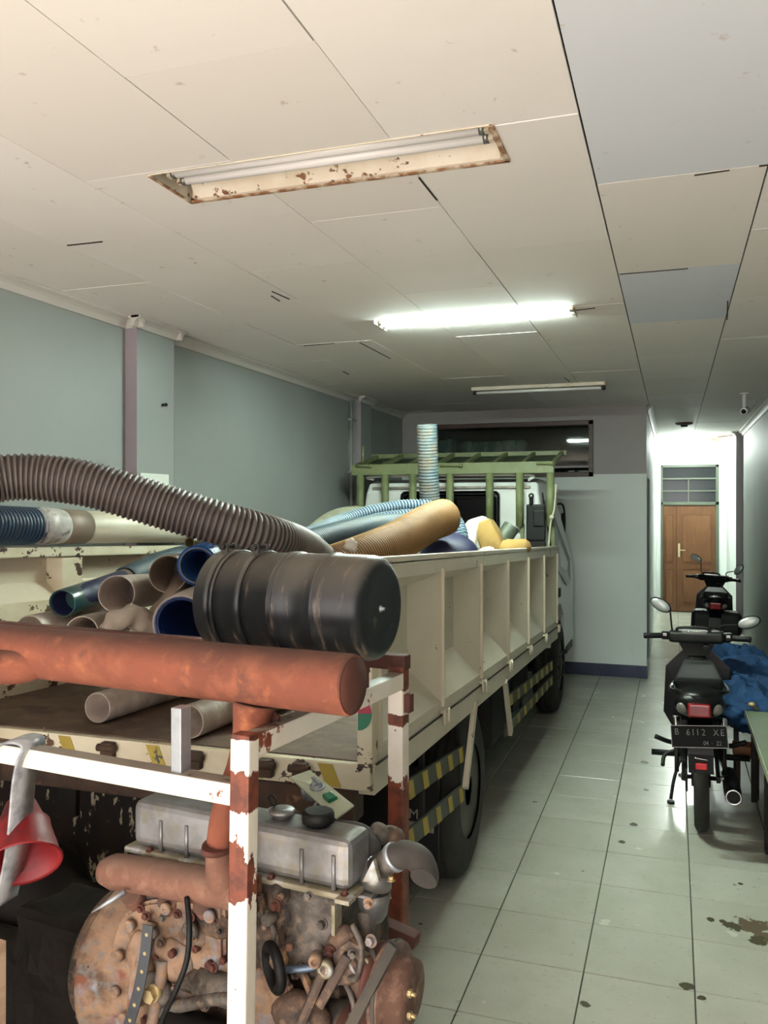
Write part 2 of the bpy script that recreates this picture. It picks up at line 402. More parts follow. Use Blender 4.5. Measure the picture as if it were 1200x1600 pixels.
# a few loose, dark cracks seen in the boards: lifted slivers
M['crack'] = pm('dark crack edge', '2c241c', rough=.9)
g = G()
for (u0, v0, u1, v1) in ((655, 277, 683, 312), (425, 455, 452, 467), (424, 462, 437, 470), (475, 540, 522, 536), (562, 535, 610, 560), (105, 383, 160, 377), (895, 485, 930, 481), (968, 428, 1075, 419), (1137, 470, 1136, 499), (1085, 273, 1140, 265), (1186, 259, 1199, 257), (882, 590, 890, 596), (536, 580, 545, 585)):
    def onc(u, v):
        a = (u-600)/FPX; D = (ZC-CAMH)*FPX/(HOR-v); return Vector((D*(a*cs-sn), D*(a*sn+cs), ZC-.0015))
    g.bar(onc(u0, v0), onc(u1, v1), .006, .004)
o_ = link('board_crack', g, M['crack'], ce); o_['kind'] = 'stuff'
# ---------------------------------------------------------------- lamps
M['lamp_white'] = pm('aged white enamel', 'd8cfc0', 'c9bca6', rough=.5, chips=('7a4a26', '4d2d18'), csc=22, clo=.60, chi=.64)
M['rust_edge'] = pm('rusty edge', '8a5e3c', 'd0c0a8', sc=18, lo=.45, hi=.6, rough=.85)
M['tube_off'] = pm('unlit tube glass', 'e4e2e2', rough=.25, bump=0)
M['tube_on'] = emit('lit tube', 'eafff2', LAMP)
M['cap'] = pm('tube cap metal', '8c8c88', rough=.4, metal=.8)
def lamp_recess(rect, label, on, group=None):
    x0, y0, x1, y1 = rect; cx, cy = (x0+x1)/2, (y0+y1)/2
    th = thing('fluorescent_lamp', label, 'lamp', (cx, cy, ZC))
    zt = ZC+.075
    g = G().bb((x0, y0, zt), (x1, y1, zt+.006))
    link('tray', g, M['lamp_white'], th)
    g = G()
    for (a, b, c, d) in ((x0, y0, x1, y0+.004), (x0, y1-.004, x1, y1), (x0, y0, x0+.004, y1), (x1-.004, y0, x1, y1)): g.bb((a, b, ZC-.002), (c, d, zt))
    link('tray_side', g, M['lamp_white'], th)
    g = G()
    for (a, b, c, d) in ((x0-.006, y1-.010, x1+.006, y1+.006), (x1-.008, y0, x1+.008, y1), (x0-.008, y0, x0+.004, y1)): g.bb((a, b, ZC-.006), (c, d, ZC-.001))
    link('rim', g, M['rust_edge'], th)
    # sloping reflector below the rear tube
    g = G().poly([(x0+.02, y1-.065, zt-.002), (x1-.02, y1-.065, zt-.002), (x1-.02, y1-.012, ZC+.004), (x0+.02, y1-.012, ZC+.004)], (0, 0, .003))
    link('reflector', g, M['lamp_white'], th)
    for yy in (cy-.050, cy+.012):
        tb = link('tube', G().cyl((x0+.05, yy, ZC+.030), (x1-.05, yy, ZC+.030), .019), M['tube_on' if on else 'tube_off'], th)
        for (q0, q1, r0, r1) in ((x0+.035, x0+.05, x0+.02, x0+.035), (x1-.05, x1-.035, x1-.035, x1-.02)):
            link('tube_cap', G().cyl((q0, yy, ZC+.030), (q1, yy, ZC+.030), .020), M['cap'], tb)
            link('tube_holder', G().bb((r0, yy-.012, ZC+.015), (r1, yy+.012, zt)), M['lamp_white'], th)
    return th
lamp_recess(RECT[0], 'unlit twin-tube lamp with rusty edges, recessed in the nearest ceiling boards', False)
x0, y0, x1, y1 = RECT[1]
th = thing('fluorescent_lamp', 'glowing fluorescent lamp on the ceiling above the truck', 'lamp', ((x0+x1)/2, (y0+y1)/2, ZC))
link('tray', G().bb((x0, y0, ZC+.028), (x1, y1, ZC+.034)).bb((x0, y0, ZC), (x1, y0+.004, ZC+.03)).bb((x0, y1-.004, ZC), (x1, y1, ZC+.03)), M['lamp_white'], th)
for q in (x0, x1-.006): link('end_plate', G().bb((q, y0, ZC-.016), (q+.006, y1, ZC+.03)), M['lamp_white'], th)
for yy in (4.65, 4.73):
    tb = link('tube', G().cyl((x0+.03, yy, ZC+.001), (x1-.03, yy, ZC+.001), .019), M['tube_on'], th)
    for (q0, q1) in ((x0+.008, x0+.03), (x1-.03, x1-.008)): link('tube_cap', G().cyl((q0, yy, ZC+.001), (q1, yy, ZC+.001), .019), M['cap'], tb)
th = thing('fluorescent_lamp', 'unlit fluorescent batten on the ceiling near the back wall', 'lamp', (-1.12, 7.45, ZC))
link('tray', G().bb((-1.70, 7.41, ZC-.03), (-.54, 7.49, ZC), bev=.004), M['lamp_white'], th)
link('tube', G().cyl((-1.66, 7.45, ZC-.048), (-.58, 7.45, ZC-.048), .013), M['tube_off'], th)
link('tube_holder', G().bb((-.575, 7.42, ZC-.065), (-.545, 7.48, ZC-.03)), M['crack'], th); link('tube_holder', G().bb((-1.69, 7.43, ZC-.06), (-1.66, 7.47, ZC-.03)), M['crack'], th)
# corridor bulb and damaged ceiling around it
M['bulb'] = emit('lit bulb', 'f4fff8', BULB)
th = thing('ceiling_bulb', 'bright bare bulb on the corridor ceiling', 'lamp', (.24, 14.0, ZC))
link('bulb_holder', G().prof((.24, 14.0, ZC), (0, 0, -1), [(0, .045), (.03, .04), (.05, .025)]), M['tube_off'], th)
link('bulb', G().sph((.24, 14.0, ZC-.085), .040), M['bulb'], th)
g = G(); random.seed(5)
for k in range(7):
    a = Vector((.42+.05*k+random.uniform(-.05, .05), 13.6+random.uniform(-.25, .25), ZC-.03-random.uniform(0, .03)))
    g.bar(a, a+Vector((random.uniform(.1, .3), random.uniform(-.2, .2), random.uniform(.0, .03))), .05, .008)
solo('ceiling_splinters', g, pm('bare splintered ply', 'c09a66', '8a6a42'), 'torn brown plywood splinters hanging from the corridor ceiling beside the bulb', 'debris', kind='stuff')
th = thing('smoke_detector', 'small dark round fitting on the corridor ceiling', 'detector', (.13, 11.4, ZC))
link('base', G().prof((.13, 11.4, ZC), (0, 0, -1), [(0, .11), (.02, .10), (.03, .06)]), pm('brown plastic', '4a3a30'), th)
link('sensor', G().prof((.13, 11.4, ZC-.03), (0, 0, -1), [(0, .045), (.02, .04)]), M['dark'], th)
p = at(1163, 643, 8.6)
th = thing('security_camera', 'small white dome security camera at the ceiling by the right wall', 'camera', (p.x, p.y, ZC))
link('bracket', G().cyl((p.x, p.y, ZC), (p.x, p.y, p.z+.03), .018).cyl((p.x, p.y, ZC), (p.x, p.y, ZC-.01), .04), M['tube_off'], th)
hd = link('body', G().prof((p.x+.02, p.y+.06, p.z+.02), (-.3, -1, -.25), [(0, .03), (.01, .035), (.09, .035), (.1, .03)]), M['tube_off'], th)
link('lens', G().prof(Vector((p.x+.02, p.y+.06, p.z+.02))+Vector((-.3, -1, -.25)).normalized()*.095, (-.3, -1, -.25), [(0, .024), (.012, .02)]), M['dark'], hd)
# conduits, notices
M['conduit'] = pm('painted conduit', '8f938e', rough=.5)
g = G().cyl((XL+.02, 7.56, 1.2), (XL+.02, 7.56, ZC), .016).cyl((XL+.02, 7.63, 1.2), (XL+.02, 7.63, ZC), .011)
for zz in (1.6, 2.1, 2.6): g.bb((XL, 7.53, zz), (XL+.042, 7.65, zz+.02))
solo('wall_conduit', g, M['conduit'], 'grey conduit pipes running down the left wall to behind the truck rack', 'pipe')
g = G().tube([(XR-.02, 7.2, ZC-.05), (XR-.03, 7.8, ZC-.13), (XR-.02, 8.6, ZC-.09), (XR-.02, 9.2, ZC-.06)], .008)
solo('loose_cable', g, M['lamp_white'], 'loose white cable under the cornice of the right wall', 'cable')
a = at(215, 742, 4.28)
g = G().bb((XL+.076, 4.10, 1.80), (XL+.080, 4.38, 1.972))
solo('paper_notice', g, pm('paper', 'dfe3dc', rough=.8, bump=0), 'blank white paper notice on the left pilaster above the hose', 'paper')
solo('wall_hook', G().cyl((XL+.07, 4.32, 2.38), (XL+.10, 4.32, 2.38), .008).sph((XL+.10, 4.32, 2.38), .011), M['dark'], 'tiny dark nail on the left pilaster', 'nail')
# ---------------------------------------------------------------- window_1 in the back wall
M['wood_dark'] = pm('dark red brown window wood', '4a2a1c', '38201a', sc=10, rough=.45, stretch=(1, 1, 6))
t = NT('window glass'); tr_ = t.n('ShaderNodeBsdfTransparent'); tr_.inputs[0].default_value = srgb('c4d0cb'); gl_ = t.n('ShaderNodeBsdfGlossy'); gl_.inputs['Roughness'].default_value = .03
fr_ = t.n('ShaderNodeFresnel'); fr_.inputs['IOR'].default_value = 1.5; ms_ = t.n('ShaderNodeMixShader'); t.l(fr_.outputs[0], ms_.inputs[0]); t.l(tr_.outputs[0], ms_.inputs[1]); t.l(gl_.outputs[0], ms_.inputs[2])
t.l(ms_.outputs[0], [n_ for n_ in t.t.nodes if n_.type == 'OUTPUT_MATERIAL'][0].inputs['Surface']); M['glass'] = t.m
wi = bpy.data.objects.new('window_1', None); COL.objects.link(wi); wi.location = (-1.68, YB, 2.4); wi['kind'] = 'structure'; ROOT['window_1'] = Matrix.Translation((1.68, -YB, -2.4))
x0, x1, z0, z1 = -2.56, -.80, 2.10, 2.70
g = G().bb((x0, YB-.02, z0), (x1, YB+.10, z0+.05), bev=.004).bb((x0, YB-.02, z1-.05), (x1, YB+.10, z1), bev=.004).bb((x0, YB-.02, z0), (x0+.05, YB+.10, z1), bev=.004).bb((x1-.05, YB-.02, z0), (x1, YB+.10, z1), bev=.004)
link('window_frame', g, M['wood_dark'], wi)
link('pane', G().bb((x0+.05, YB+.03, z0+.05), (x1-.05, YB+.036, z1-.05)), M['glass'], wi)
# dark store room behind it
struct('wall_store', G().bb((XL-.1, YB+2.4, 0), (XH-.1, YB+2.5, 3)).bb((XL-.2, YB+.1, 0), (XL-.1, YB+2.5, 3)).bb((XL-.1, YB+.12, 2.02), (XH-.1, YB+2.4, 2.08)).bb((XL-.1, YB+.1, ZC), (XH-.1, YB+2.5, ZC+.05)), pm('store room grey', '3c3f3c', rough=.9))
t = NT('clear plastic wrap'); t.l(t.mix(t.ramp(t.noise(16, stretch=(1, 1, .4)), .45, .62), srgb('b4bab4'), srgb('eef2ee')), t.b.inputs['Base Color']); t.b.inputs['Roughness'].default_value = .25
t.bump(t.noise(14, detail=3), .8, .03); M['wrap'] = t.m
for i, (u0, u1, v0, lb) in enumerate(((686, 712, 688, 'small plastic-wrapped bundle behind the window, left one'), (722, 828, 693, 'long plastic-wrapped bundle behind the window, right one'))):
    a, b = at(u0, v0, YB+.35), at(u1, v0, YB+.35)
    g = G().box(((a.x+b.x)/2, YB+.35, (a.z+2.12)/2), (b.x-a.x-.04, .3, a.z-2.10), bev=.05, seg=3); g.rough(.03, 9, cuts=3)
    for f in g.bm.faces: f.smooth = True
    solo('wrapped_bundle', g, M['wrap'], lb, 'bundle', 'wrapped bundles in the store room')
struct('backing_beyond_door', G().bb((XH-.1, YE+.16, -.1), (XR+.1, YE+.2, 3.0)), M['dark'])  # unseen dark backing, added to block sky light in the door gaps
# ---------------------------------------------------------------- door_1, double wooden door with a transom
M['door'] = pm('orange brown door veneer', '643f24', '6e4a2c', sc=3, rough=.4, stretch=(3, 3, .6), c3='58371f', bump=.05)
M['jamb'] = pm('green grey jamb paint', '525c4e', rough=.5)
M['jambdark'] = pm('dark jamb', '5a4a38', rough=.6)
dr = bpy.data.objects.new('door_1', None); COL.objects.link(dr); dr.location = (.26, YE, 0); dr['kind'] = 'structure'; ROOT['door_1'] = Matrix.Translation((-.26, -YE, 0))
g = G().bb((DX0, YE-.02, 0), (DX0+.03, YE+.10, TZ)).bb((DX1-.045, YE-.02, 0), (DX1, YE+.10, TZ)).bb((DX0, YE-.02, TZ-.04), (DX1, YE+.10, TZ)).bb((DX0, YE-.02, DZ), (DX1, YE+.10, DZ+.05)).bb((DX0, YE-.01, 2.04), (DX1, YE+.06, 2.06)).bb((DX0, YE-.01, 2.245), (DX1, YE+.06, 2.27)).bb((.235, YE-.01, DZ), (.25, YE+.06, 2.25))
link('door_frame', g, M['jamb'], dr)
def leaf(x0, x1, panels):
    d = link('door_leaf', G().bb((x0, YE+.02, .01), (x1, YE+.055, DZ), bev=.002, seg=1), M['door'], dr)
    for (a, b, c, e) in panels:
        g = G().bb((a, YE+.008, c), (b, YE+.022, e), bev=.01, seg=2)
        link('door_panel', g, M['door'], d)
        g = G()
        for (p0, p1, q0, q1) in ((a-.015, b+.015, c-.015, c), (a-.015, b+.015, e, e+.015), (a-.015, a, c, e), (b, b+.015, c, e)): g.bb((p0, YE+.002, q0), (p1, YE+.02, q1))
        link('panel_moulding', g, M['door'], d)
    return d
leaf(DX0+.03, .05, [(-.12, .0, .85, 1.65), (-.12, .0, .15, .72)])
d2 = leaf(.055, DX1-.045, [(.15, .60, .85, 1.65), (.15, .60, .15, .72)])
link('handle_plate', G().bb((.075, YE-.004, .93), (.11, YE+.02, 1.16), bev=.004).cyl((.092, YE-.05, 1.05), (.092, YE, 1.05), .008).bar((.092, YE-.05, 1.05), (.19, YE-.05, 1.05), .012, .016), pm('bright brass', 'd8c8a0', rough=.3, metal=.6), d2)
M['transom'] = pm('dark transom glass', '2a2e30', rough=.12, bump=0)
for (a, b, c, e) in ((DX0+.03, .235, DZ+.05, 2.04), (.25, DX1-.045, DZ+.05, 2.04), (DX0+.03, .235, 2.06, 2.245), (.25, DX1-.045, 2.06, 2.245), (DX0+.03, DX1-.045, 2.27, TZ-.04)):
    link('pane', G().bb((a, YE+.03, c), (b, YE+.036, e)), M['transom'], dr)
# ================================================================ THE TRUCK
M['cream'] = pm('cream truck paint', 'd2c8b4', 'c8bda8', sc=3, rough=.45, bump=.05, chips=('3a2a1e', '6a4630'), csc=16, clo=.67, chi=.69)
M['creamchip'] = pm('chipped cream paint', 'd8d0b8', 'cabfa2', sc=4, rough=.5, bump=.08, chips=('2a1e16', '5a3c28'), csc=11, clo=.585, chi=.60, stretch=(1, 1, 1.5))
M['deck'] = pm('dirty brown deck steel', '6a5648', '57463b', sc=4, rough=.75, c3='7a6656', chips=('3a2c24', '4a382c'), csc=5, clo=.55, chi=.7, bump=.3)
M['chassis'] = pm('black brown chassis', '141210', '1e1915', sc=6, rough=.8)
M['chassisrust'] = pm('brown grimy beam', '4a3628', '33261e', sc=8, rough=.8, bump=.3, chips=('8a6a50', '5a3c28'), csc=12, clo=.62, chi=.68)
M['underside'] = pm('peeling black underside', '17120f', '2a1d16', sc=5, rough=.85, chips=('b5a78c', '8c7d64'), csc=13, clo=.60, chi=.615, stretch=(2.5, 2.5, 1))
M['rack'] = pm('sage green paint', '767f58', '6a744e', sc=4, rough=.5, bump=.05, c3='7e875f')
M['guard'] = pm('grey green guard paint', '484d45', '3f443c', rough=.6)
M['yellow'] = pm('worn yellow stripe paint', 'b09a40', '9c883a', rough=.6, chips=('484d45', '484d45'), csc=18, clo=.62, chi=.66)
M['rubber'] = pm('dusty tyre rubber', '262522', '302e2a', sc=8, rough=.9, bump=.3)
M['hub'] = pm('grimy wheel steel', '45413a', '57524a', rough=.6, metal=.3)
M['cabwhite'] = pm('white cab paint', 'dfe2de', 'd8dbd6', rough=.3, bump=.02, coat=.3)
M['blackgloss'] = pm('black window glass', '060708', rough=.12, bump=0, spec=.15)
M['blackplastic'] = pm('black plastic', '101112', rough=.5, spec=.3)
M['steel'] = pm('worn steel', '9a948a', '7c766c', sc=20, rough=.4, metal=.6)
YR, YF, XO, XI = 2.50, 6.95, -.885, -2.72          # rear, front, right and left faces of the bed
tz = lambda y: -.0355*(y-YR)                        # the bed slopes down towards the cab
ZD, ZT = .985, 1.622
tr = thing('dump_truck', 'cream-sided truck with a white cab, its open bed loaded with hoses and pipes', 'truck', (-1.80, 4.8, 0))
def slope(g):
    for v in g.bm.verts: v.co.z += tz(v.co.y)
    return g
# deck
link('deck', slope(G().bb((XI+.03, YR, ZD-.05), (XO-.03, YF, ZD))), M['deck'], tr)
sill = link('rear_sill', G().bb((XI, YR-.03, ZD-.085), (XO, YR, ZD-.004), bev=.004), M['creamchip'], tr)
for x in (-2.34, -2.02, -1.66, -1.30, -1.03):
    link('warning_stripe', G().poly([(x, YR-.033, ZD-.080), (x+.05, YR-.033, ZD-.080), (x+.02, YR-.033, ZD-.010), (x-.03, YR-.033, ZD-.010)], (0, .004, 0)), M['yellow'], sill)
for x in (-1.86, -1.52, -1.26, -1.14):
    link('hinge_lug', G().bb((x, YR-.055, ZD-.07), (x+.05, YR-.02, ZD-.012), bev=.006).cyl((x-.01, YR-.05, ZD-.03), (x+.06, YR-.05, ZD-.03), .013), M['chassisrust'], sill)
link('rear_beam', G().bb((XI+.05, YR-.02, ZD-.20), (XO-.06, YR+.08, ZD-.09), bev=.006), M['chassisrust'], tr)
link('underrun_panel', G().bb((XI+.1, YR+.12, .42), (-1.22, YR+.15, ZD-.16)), M['underside'], tr)
link('tail_post', G().bb((-1.03, YR-.01, .50), (-.995, YR+.06, ZD-.19)), M['creamchip'], tr)
# pressed side walls: each bay between two crests is a pressed panel
crest = [2.55, 3.33, 4.06, 4.77, 5.48, 6.18, 6.90]
zb = ZD-.01
def side(X, s, name):
    sd = link(name, slope(G().bb((X-s*.035 if s > 0 else X, YR, ZT-.028), (X if s > 0 else X+.035, YF, ZT), bev=.004)), M['cream'], tr)   # top rail
    for a, b in zip(crest, crest[1:]):
        g = G(); d = .085; cw = .014
        P = lambda y, z, k: Vector((X-s*k, y, z+tz(y)))
        y0, y1, z0, z1 = a+cw, b-cw, zb+.05, ZT-.075
        o4 = [P(y0, z0, 0), P(y1, z0, 0), P(y1, z1, 0), P(y0, z1, 0)]
        ya, yb_, za, zb_ = a+.20, b-.20, z0+.155, z1-.045
        i4 = [P(ya, za, d), P(yb_, za, d), P(yb_, zb_, d), P(ya, zb_, d)]
        f4 = [P(a, zb, 0), P(b, zb, 0), P(b, ZT-.02, 0), P(a, ZT-.02, 0)]
        for A, B in ((f4, o4), (o4, i4)):
            for k in range(4): g.quad(A[k], A[(k+1) % 4], B[(k+1) % 4], B[k])
        g.quad(*i4)
        bmesh.ops.remove_doubles(g.bm, verts=g.bm.verts[:], dist=.0005)
        r = bmesh.ops.solidify(g.bm, geom=g.bm.faces[:], thickness=.004)
        link('pressed_panel', g, M['cream'], sd)
    for y in crest:
        link('crest_flange', slope(G().bb((X-s*.012, y-.007, zb+.03), (X+s*.012, y+.007, ZT-.06))), M['cream'], sd)
    return sd
sr = side(XO, 1, 'side_wall'); 
link('end_post', slope(G().bb((XO-.050, YR-.012, ZD-.09), (XO, YR+.045, ZT+.002), bev=.005)), M['creamchip'], sr)
g = G().cyl((XO-.068, YR-.014, 1.115), (XO-.068, YR-.011, 1.115), .045)
# left side wall seen from inside: recessed upper band with box ribs
sl = link('side_wall', slope(G().bb((XI-.02, YR, ZT-.045), (XI+.05, YF, ZT), bev=.006)), M['creamchip'], tr)
link('lower_panel', slope(G().bb((XI-.005, YR, ZD-.02), (XI+.035, YF, ZT-.24))), M['creamchip'], sl)
g = G()
for k, (x, z) in enumerate(((XI+.035, ZT-.24), (XI-.05, ZT-.17), (XI-.05, ZT-.045))):
    pass
g.quad((XI+.035, YR, ZT-.24), (XI+.035, YF, ZT-.24+tz(YF)), (XI-.05, YF, ZT-.16+tz(YF)), (XI-.05, YR, ZT-.16))
g.quad((XI-.05, YR, ZT-.16), (XI-.05, YF, ZT-.16+tz(YF)), (XI-.05, YF, ZT-.03+tz(YF)), (XI-.05, YR, ZT-.03))
link('upper_panel', g, M['cream'], sl)
for y in (3.25, 4.0, 4.7, 5.4, 6.1):
    link('box_rib', slope(G().bb((XI-.05, y, ZT-.215), (XI+.045, y+.14, ZT-.05), bev=.006)), M['creamchip'], sl)
# lower rail with ring hooks
lr = link('lower_rail', slope(G().bb((XO-.05, YR, ZD-.105), (XO+.004, YF, zb-.004), bev=.004)), M['cream'], tr)
link('rail_seam', slope(G().bb((XO-.02, YR+.02, zb-.006), (XO+.006, YF, zb))), M['dark'], lr)
for y in crest[1:]:
    for dy in (-.03, .035):
        link('tie_hook', slope(G().torus((XO+.020, y+dy, ZD-.02), (1, .2, 0), .026, .006, seg=20, n=6).cyl((XO, y+dy, ZD), (XO+.022, y+dy, ZD), .007, seg=8)), M['cream'], lr)
link('front_wall', G().bb((XI, YF-.03, ZD+tz(YF)), (XO, YF+.005, ZT+tz(YF)-.015), bev=.004), M['cream'], tr)
# slanted struts and the striped side guards
def strut(u0, v0, u1, v1, nm='strut'):
    ya, yb2 = yat(u0, XO), yat(u1, XO); a, b = at(u0, v0, ya), at(u1, v1, yb2)
    link(nm, G().bar(a, b, .045, .022, up=(1, 0, 0), bev=.003), M['cream'], tr)
strut(742, 1098, 727, 1232); strut(789, 1064, 798, 1146)
def guard(y0, z0, y1, z1, nst, wd, label=None):
    X = XO-.03; gd = link('side_guard', G().bar((X, y0, z0), (X, y1, z1), .012, wd, bev=.002), M['guard'], tr)
    for k in range(nst):
        t0 = (k+.38)/nst; t1 = t0+.28/nst*1.2; ya, yb2 = y0+(y1-y0)*t0, y0+(y1-y0)*t1; zz = lambda y: z0+(z1-z0)*(y-y0)/(y1-y0)
        sk = wd*.35
        link('stripe', G().poly([(X+.007, ya+sk, zz(ya+sk)-wd/2+.002), (X+.007, yb2+sk, zz(yb2+sk)-wd/2+.002), (X+.007, yb2-sk*.2, zz(yb2)+wd/2-.002), (X+.007, ya-sk*.2, zz(ya)+wd/2-.002)], (.003, 0, 0)), M['yellow'], gd)
guard(2.86, .762, 3.83, .650, 5, .075); guard(2.86, .582, 3.83, .470, 5, .075)
guard(4.86, .650, 6.86, .520, 8, .070); guard(4.86, .492, 6.86, .405, 8, .065)
for y, z0, z1 in ((3.20, .50, .88), (3.80, .45, .86), (5.5, .43, .82), (6.2, .42, .8)):
    link('guard_post', G().bb((XO-.06, y, z0), (XO-.042, y+.03, z1)), M['chassis'], tr)
# chassis, suspension, flap
for x in (-2.12, -1.48): link('chassis_rail', G().bar((x, YR+.1, .74), (x, 8.4, .58), .08, .20), M['chassis'], tr)
for y in (3.0, 4.1, 5.4, 6.5): link('cross_member', G().bb((-2.60, y, .80+tz(y)), (-1.0, y+.08, .93+tz(y))), M['chassis'], tr)
link('fuel_tank', G().bb((-1.44, 4.95, .33), (-1.02, 5.65, .72), bev=.05), M['chassis'], tr)
link('tool_box', G().bb((-1.44, 5.85, .35), (-1.05, 6.5, .70), bev=.02), M['chassis'], tr)
fp = link('mud_flap', G().bb((-1.38, 3.52, .26), (-.95, 3.535, .66), bev=.003), M['blackplastic'], tr)
for ch, x_ in (('T', -1.135), ('M', -1.06)): link('flap_letter', text_g(ch, .06, .002, Matrix.Translation((x_, 3.515, .455)) @ Matrix.Rotation(R_(90), 4, 'X')), M['steel'], fp)
link('flap_strip', G().bb((-1.12, 3.510, .385), (-.97, 3.518, .425)), M['steel'], fp)
# wheels
def wheel(x0, y, dual, nm):
    r = .402; wv = .20
    for k in range(2 if dual else 1):
        s = 1 if x0 > -1.8 else -1; xo = x0-s*k*.23
        a, b = xo, xo-s*wv; P = [(0, .22), (0, .30), (.006, .345), (.02, .385), (.04, .400), (.05, .402), (.055, .394), (.06, .402), (.095, .404), (.10, .395), (.105, .404), (.14, .402), (.145, .394), (.15, .402), (.16, .400), (.18, .385), (.194, .345), (.2, .30), (.2, .22)]
        ty = link(nm, G().prof((a, y, r), (-s, 0, 0), P, seg=56, caps=False), M['rubber'], tr)
        if k == 0:
            link('rim', G().prof((a-s*.012, y, r), (-s, 0, 0), [(0, .232), (.0, .222), (.05, .205), (.055, .15), (.02, .14), (.02, .075), (-.02, .07), (-.02, .03)] if dual is False else [(0, .232), (.0, .222), (.10, .205), (.12, .16), (.12, .09), (.02, .085), (.0, .07), (.0, .02)], seg=40), M['hub'], ty)
            for j in range(6):
                an = j*math.pi/3; link('wheel_nut', G().cyl((a-s*(.02 if not dual else .12), y+.11*math.cos(an), r+.11*math.sin(an)), (a+s*(.012 if not dual else -.09), y+.11*math.cos(an), r+.11*math.sin(an)), .014, seg=6, smooth=False), M['hub'], ty)
for x in (-.93, -2.67):
    wheel(x, 4.05, True, 'rear_tyre'); wheel(x, 7.52, False, 'front_tyre')
link('rear_axle', G().cyl((-2.6, 4.05, .4), (-1.0, 4.05, .4), .06).sph((-1.8, 4.05, .4), .17), M['chassis'], tr)
link('front_axle', G().cyl((-2.6, 7.52, .4), (-1.0, 7.52, .4), .045), M['chassis'], tr)
for x in (-2.12, -1.40): link('leaf_spring', G().tube([(x, 3.45, .62), (x, 4.05, .50), (x, 4.65, .60)], .045, seg=8), M['chassis'], tr)
# ---- green rack over the cab
rk = link('rack', G().bb((XI+.06, YF+.0, 2.055), (XO-.03, YF+.06, 2.150), bev=.004), M['rack'], tr)
rl = [XI+.10, -2.34, -2.06, -1.78, -1.51, -1.235, XO-.06]
rl = [at(u, 770, YF+.02).x for u in (563, 602, 645, 703, 765, 812, 860)]
for i, x in enumerate(rl):
    link('rack_post', G().cyl((x, YF+.02, 1.62), (x, YF+.02, 2.06), .032), M['rack'], rk)
    link('rack_leg', G().bb((x+.004, YF+.03, .95), (x+.032, YF+.06, 1.64)), M['rack'], rk)
link('far_rail', G().bb((XI+.02, YF+.62, 2.235), (XO-.0, YF+.66, 2.275), bev=.004), M['rack'], rk)
for i in range(8):
    x = XI+.08+(XO-XI-.12)*i/7
    link('cross_bar', G().bar((x, YF+.05, 2.135), (x, YF+.64, 2.255), .03, .035), M['rack'], rk)
link('mesh_shelf', G().bar((-1.8, YF+.06, 2.11), (-1.8, YF+.62, 2.225), XO-XI-.15, .004), pm('dark green shelf', '39452f', '2c3626', rough=.6), rk)
for (u0, u1, v) in ((688, 722, 727), (838, 866, 724), (556, 580, 728)):
    a, b = at(u0, v, YF-.02), at(u1, v, YF-.02)
    link('rack_bolt', G().cyl(a, b, .010).cyl(b-Vector((.02, 0, 0)), b, .018), M['rack'], rk)
link('flag_pole_socket', G().cyl(at(567, 722, YF+.02), at(567, 697, YF+.02), .012), M['rack'], rk)
# ---- cab
cx0, cx1, cy0, cy1 = -2.66, -.955, 7.05, 8.72
P = [(cy0, .62), (cy0, 1.90), (cy0+.05, 1.985), (cy0+.25, 2.02), (cy0+.80, 2.01), (cy0+.98, 1.95), (8.50, 1.42), (8.70, 1.15), (8.72, .45), (8.08, .45), (7.98, .78), (7.72, .92), (7.34, .92), (7.14, .78), (7.08, .62)]
g = G(); g.poly([(cx0, y, z) for y, z in P], (cx1-cx0, 0, 0))
bmesh.ops.bevel(g.bm, geom=[e for e in g.bm.edges if abs((e.verts[0].co-e.verts[1].co).x) < .01 and max(e.verts[0].co.z, e.verts[1].co.z) > 1.2], offset=.09, segments=4, affect='EDGES', profile=.55, clamp_overlap=True)
bmesh.ops.bisect_plane(g.bm, geom=g.bm.verts[:]+g.bm.edges[:]+g.bm.faces[:], plane_co=(0, 0, 1.25), plane_no=(0, 0, 1), dist=.0001)
for v in g.bm.verts:                       # side windows lean inwards
    if v.co.z > 1.25: v.co.x += (-1 if v.co.x > -1.8 else 1)*.11*(v.co.z-1.25)/.75
cab = link('cab', g, M['cabwhite'], tr)
a, b = at(655, 772, cy0), at(778, 836, cy0)
link('rear_window', G().bb((-2.2, cy0-.012, 1.55), (-1.40, cy0+.004, 1.885), bev=.05, seg=3), M['blackgloss'], cab)
link('rear_window_seal', G().bb((-2.23, cy0-.006, 1.52), (-1.37, cy0+.006, 1.915), bev=.055, seg=3), M['blackplastic'], cab)
link('roof_rail', G().tube([(-2.5, cy0+.02, 2.02), (-2.45, cy0-.02, 2.045), (-1.2, cy0-.02, 2.045), (-1.13, cy0+.02, 2.0)], .012), M['cabwhite'], cab)
link('roof_drip', G().bb((-2.50, cy0-.008, 1.935), (-1.12, cy0+.02, 1.955), bev=.003), M['steel'], cab)
xs = lambda z: cx1+.004-(.11*(z-1.25)/.75 if z > 1.25 else 0)
wp = [(7.26, 1.30), (7.22, 1.84), (7.50, 1.84), (8.38, 1.28), (8.38, 1.05), (8.08, 1.05)]
link('door_window', G().poly([(xs(z), y, z) for y, z in wp], (.008, 0, 0)), M['blackgloss'], cab)
link('door_seam', G().tube([(xs(1.9), 7.24, 1.90), (xs(1.3), 7.24, 1.30), (xs(.95), 7.24, .96)], .005, smooth_path=False, seg=6), M['dark'], cab)
link('door_handle', G().bb((cx1, 7.50, .99), (cx1+.022, 7.60, 1.07), bev=.01), M['blackplastic'], cab)
link('fuel_cap', G().cyl((cx1, 7.42, .93), (cx1+.016, 7.42, .93), .026), M['blackplastic'], cab)
link('door_step', G().bb((cx1-.2, 8.1, .40), (cx1+.01, 8.6, .47), bev=.01), M['blackplastic'], cab)
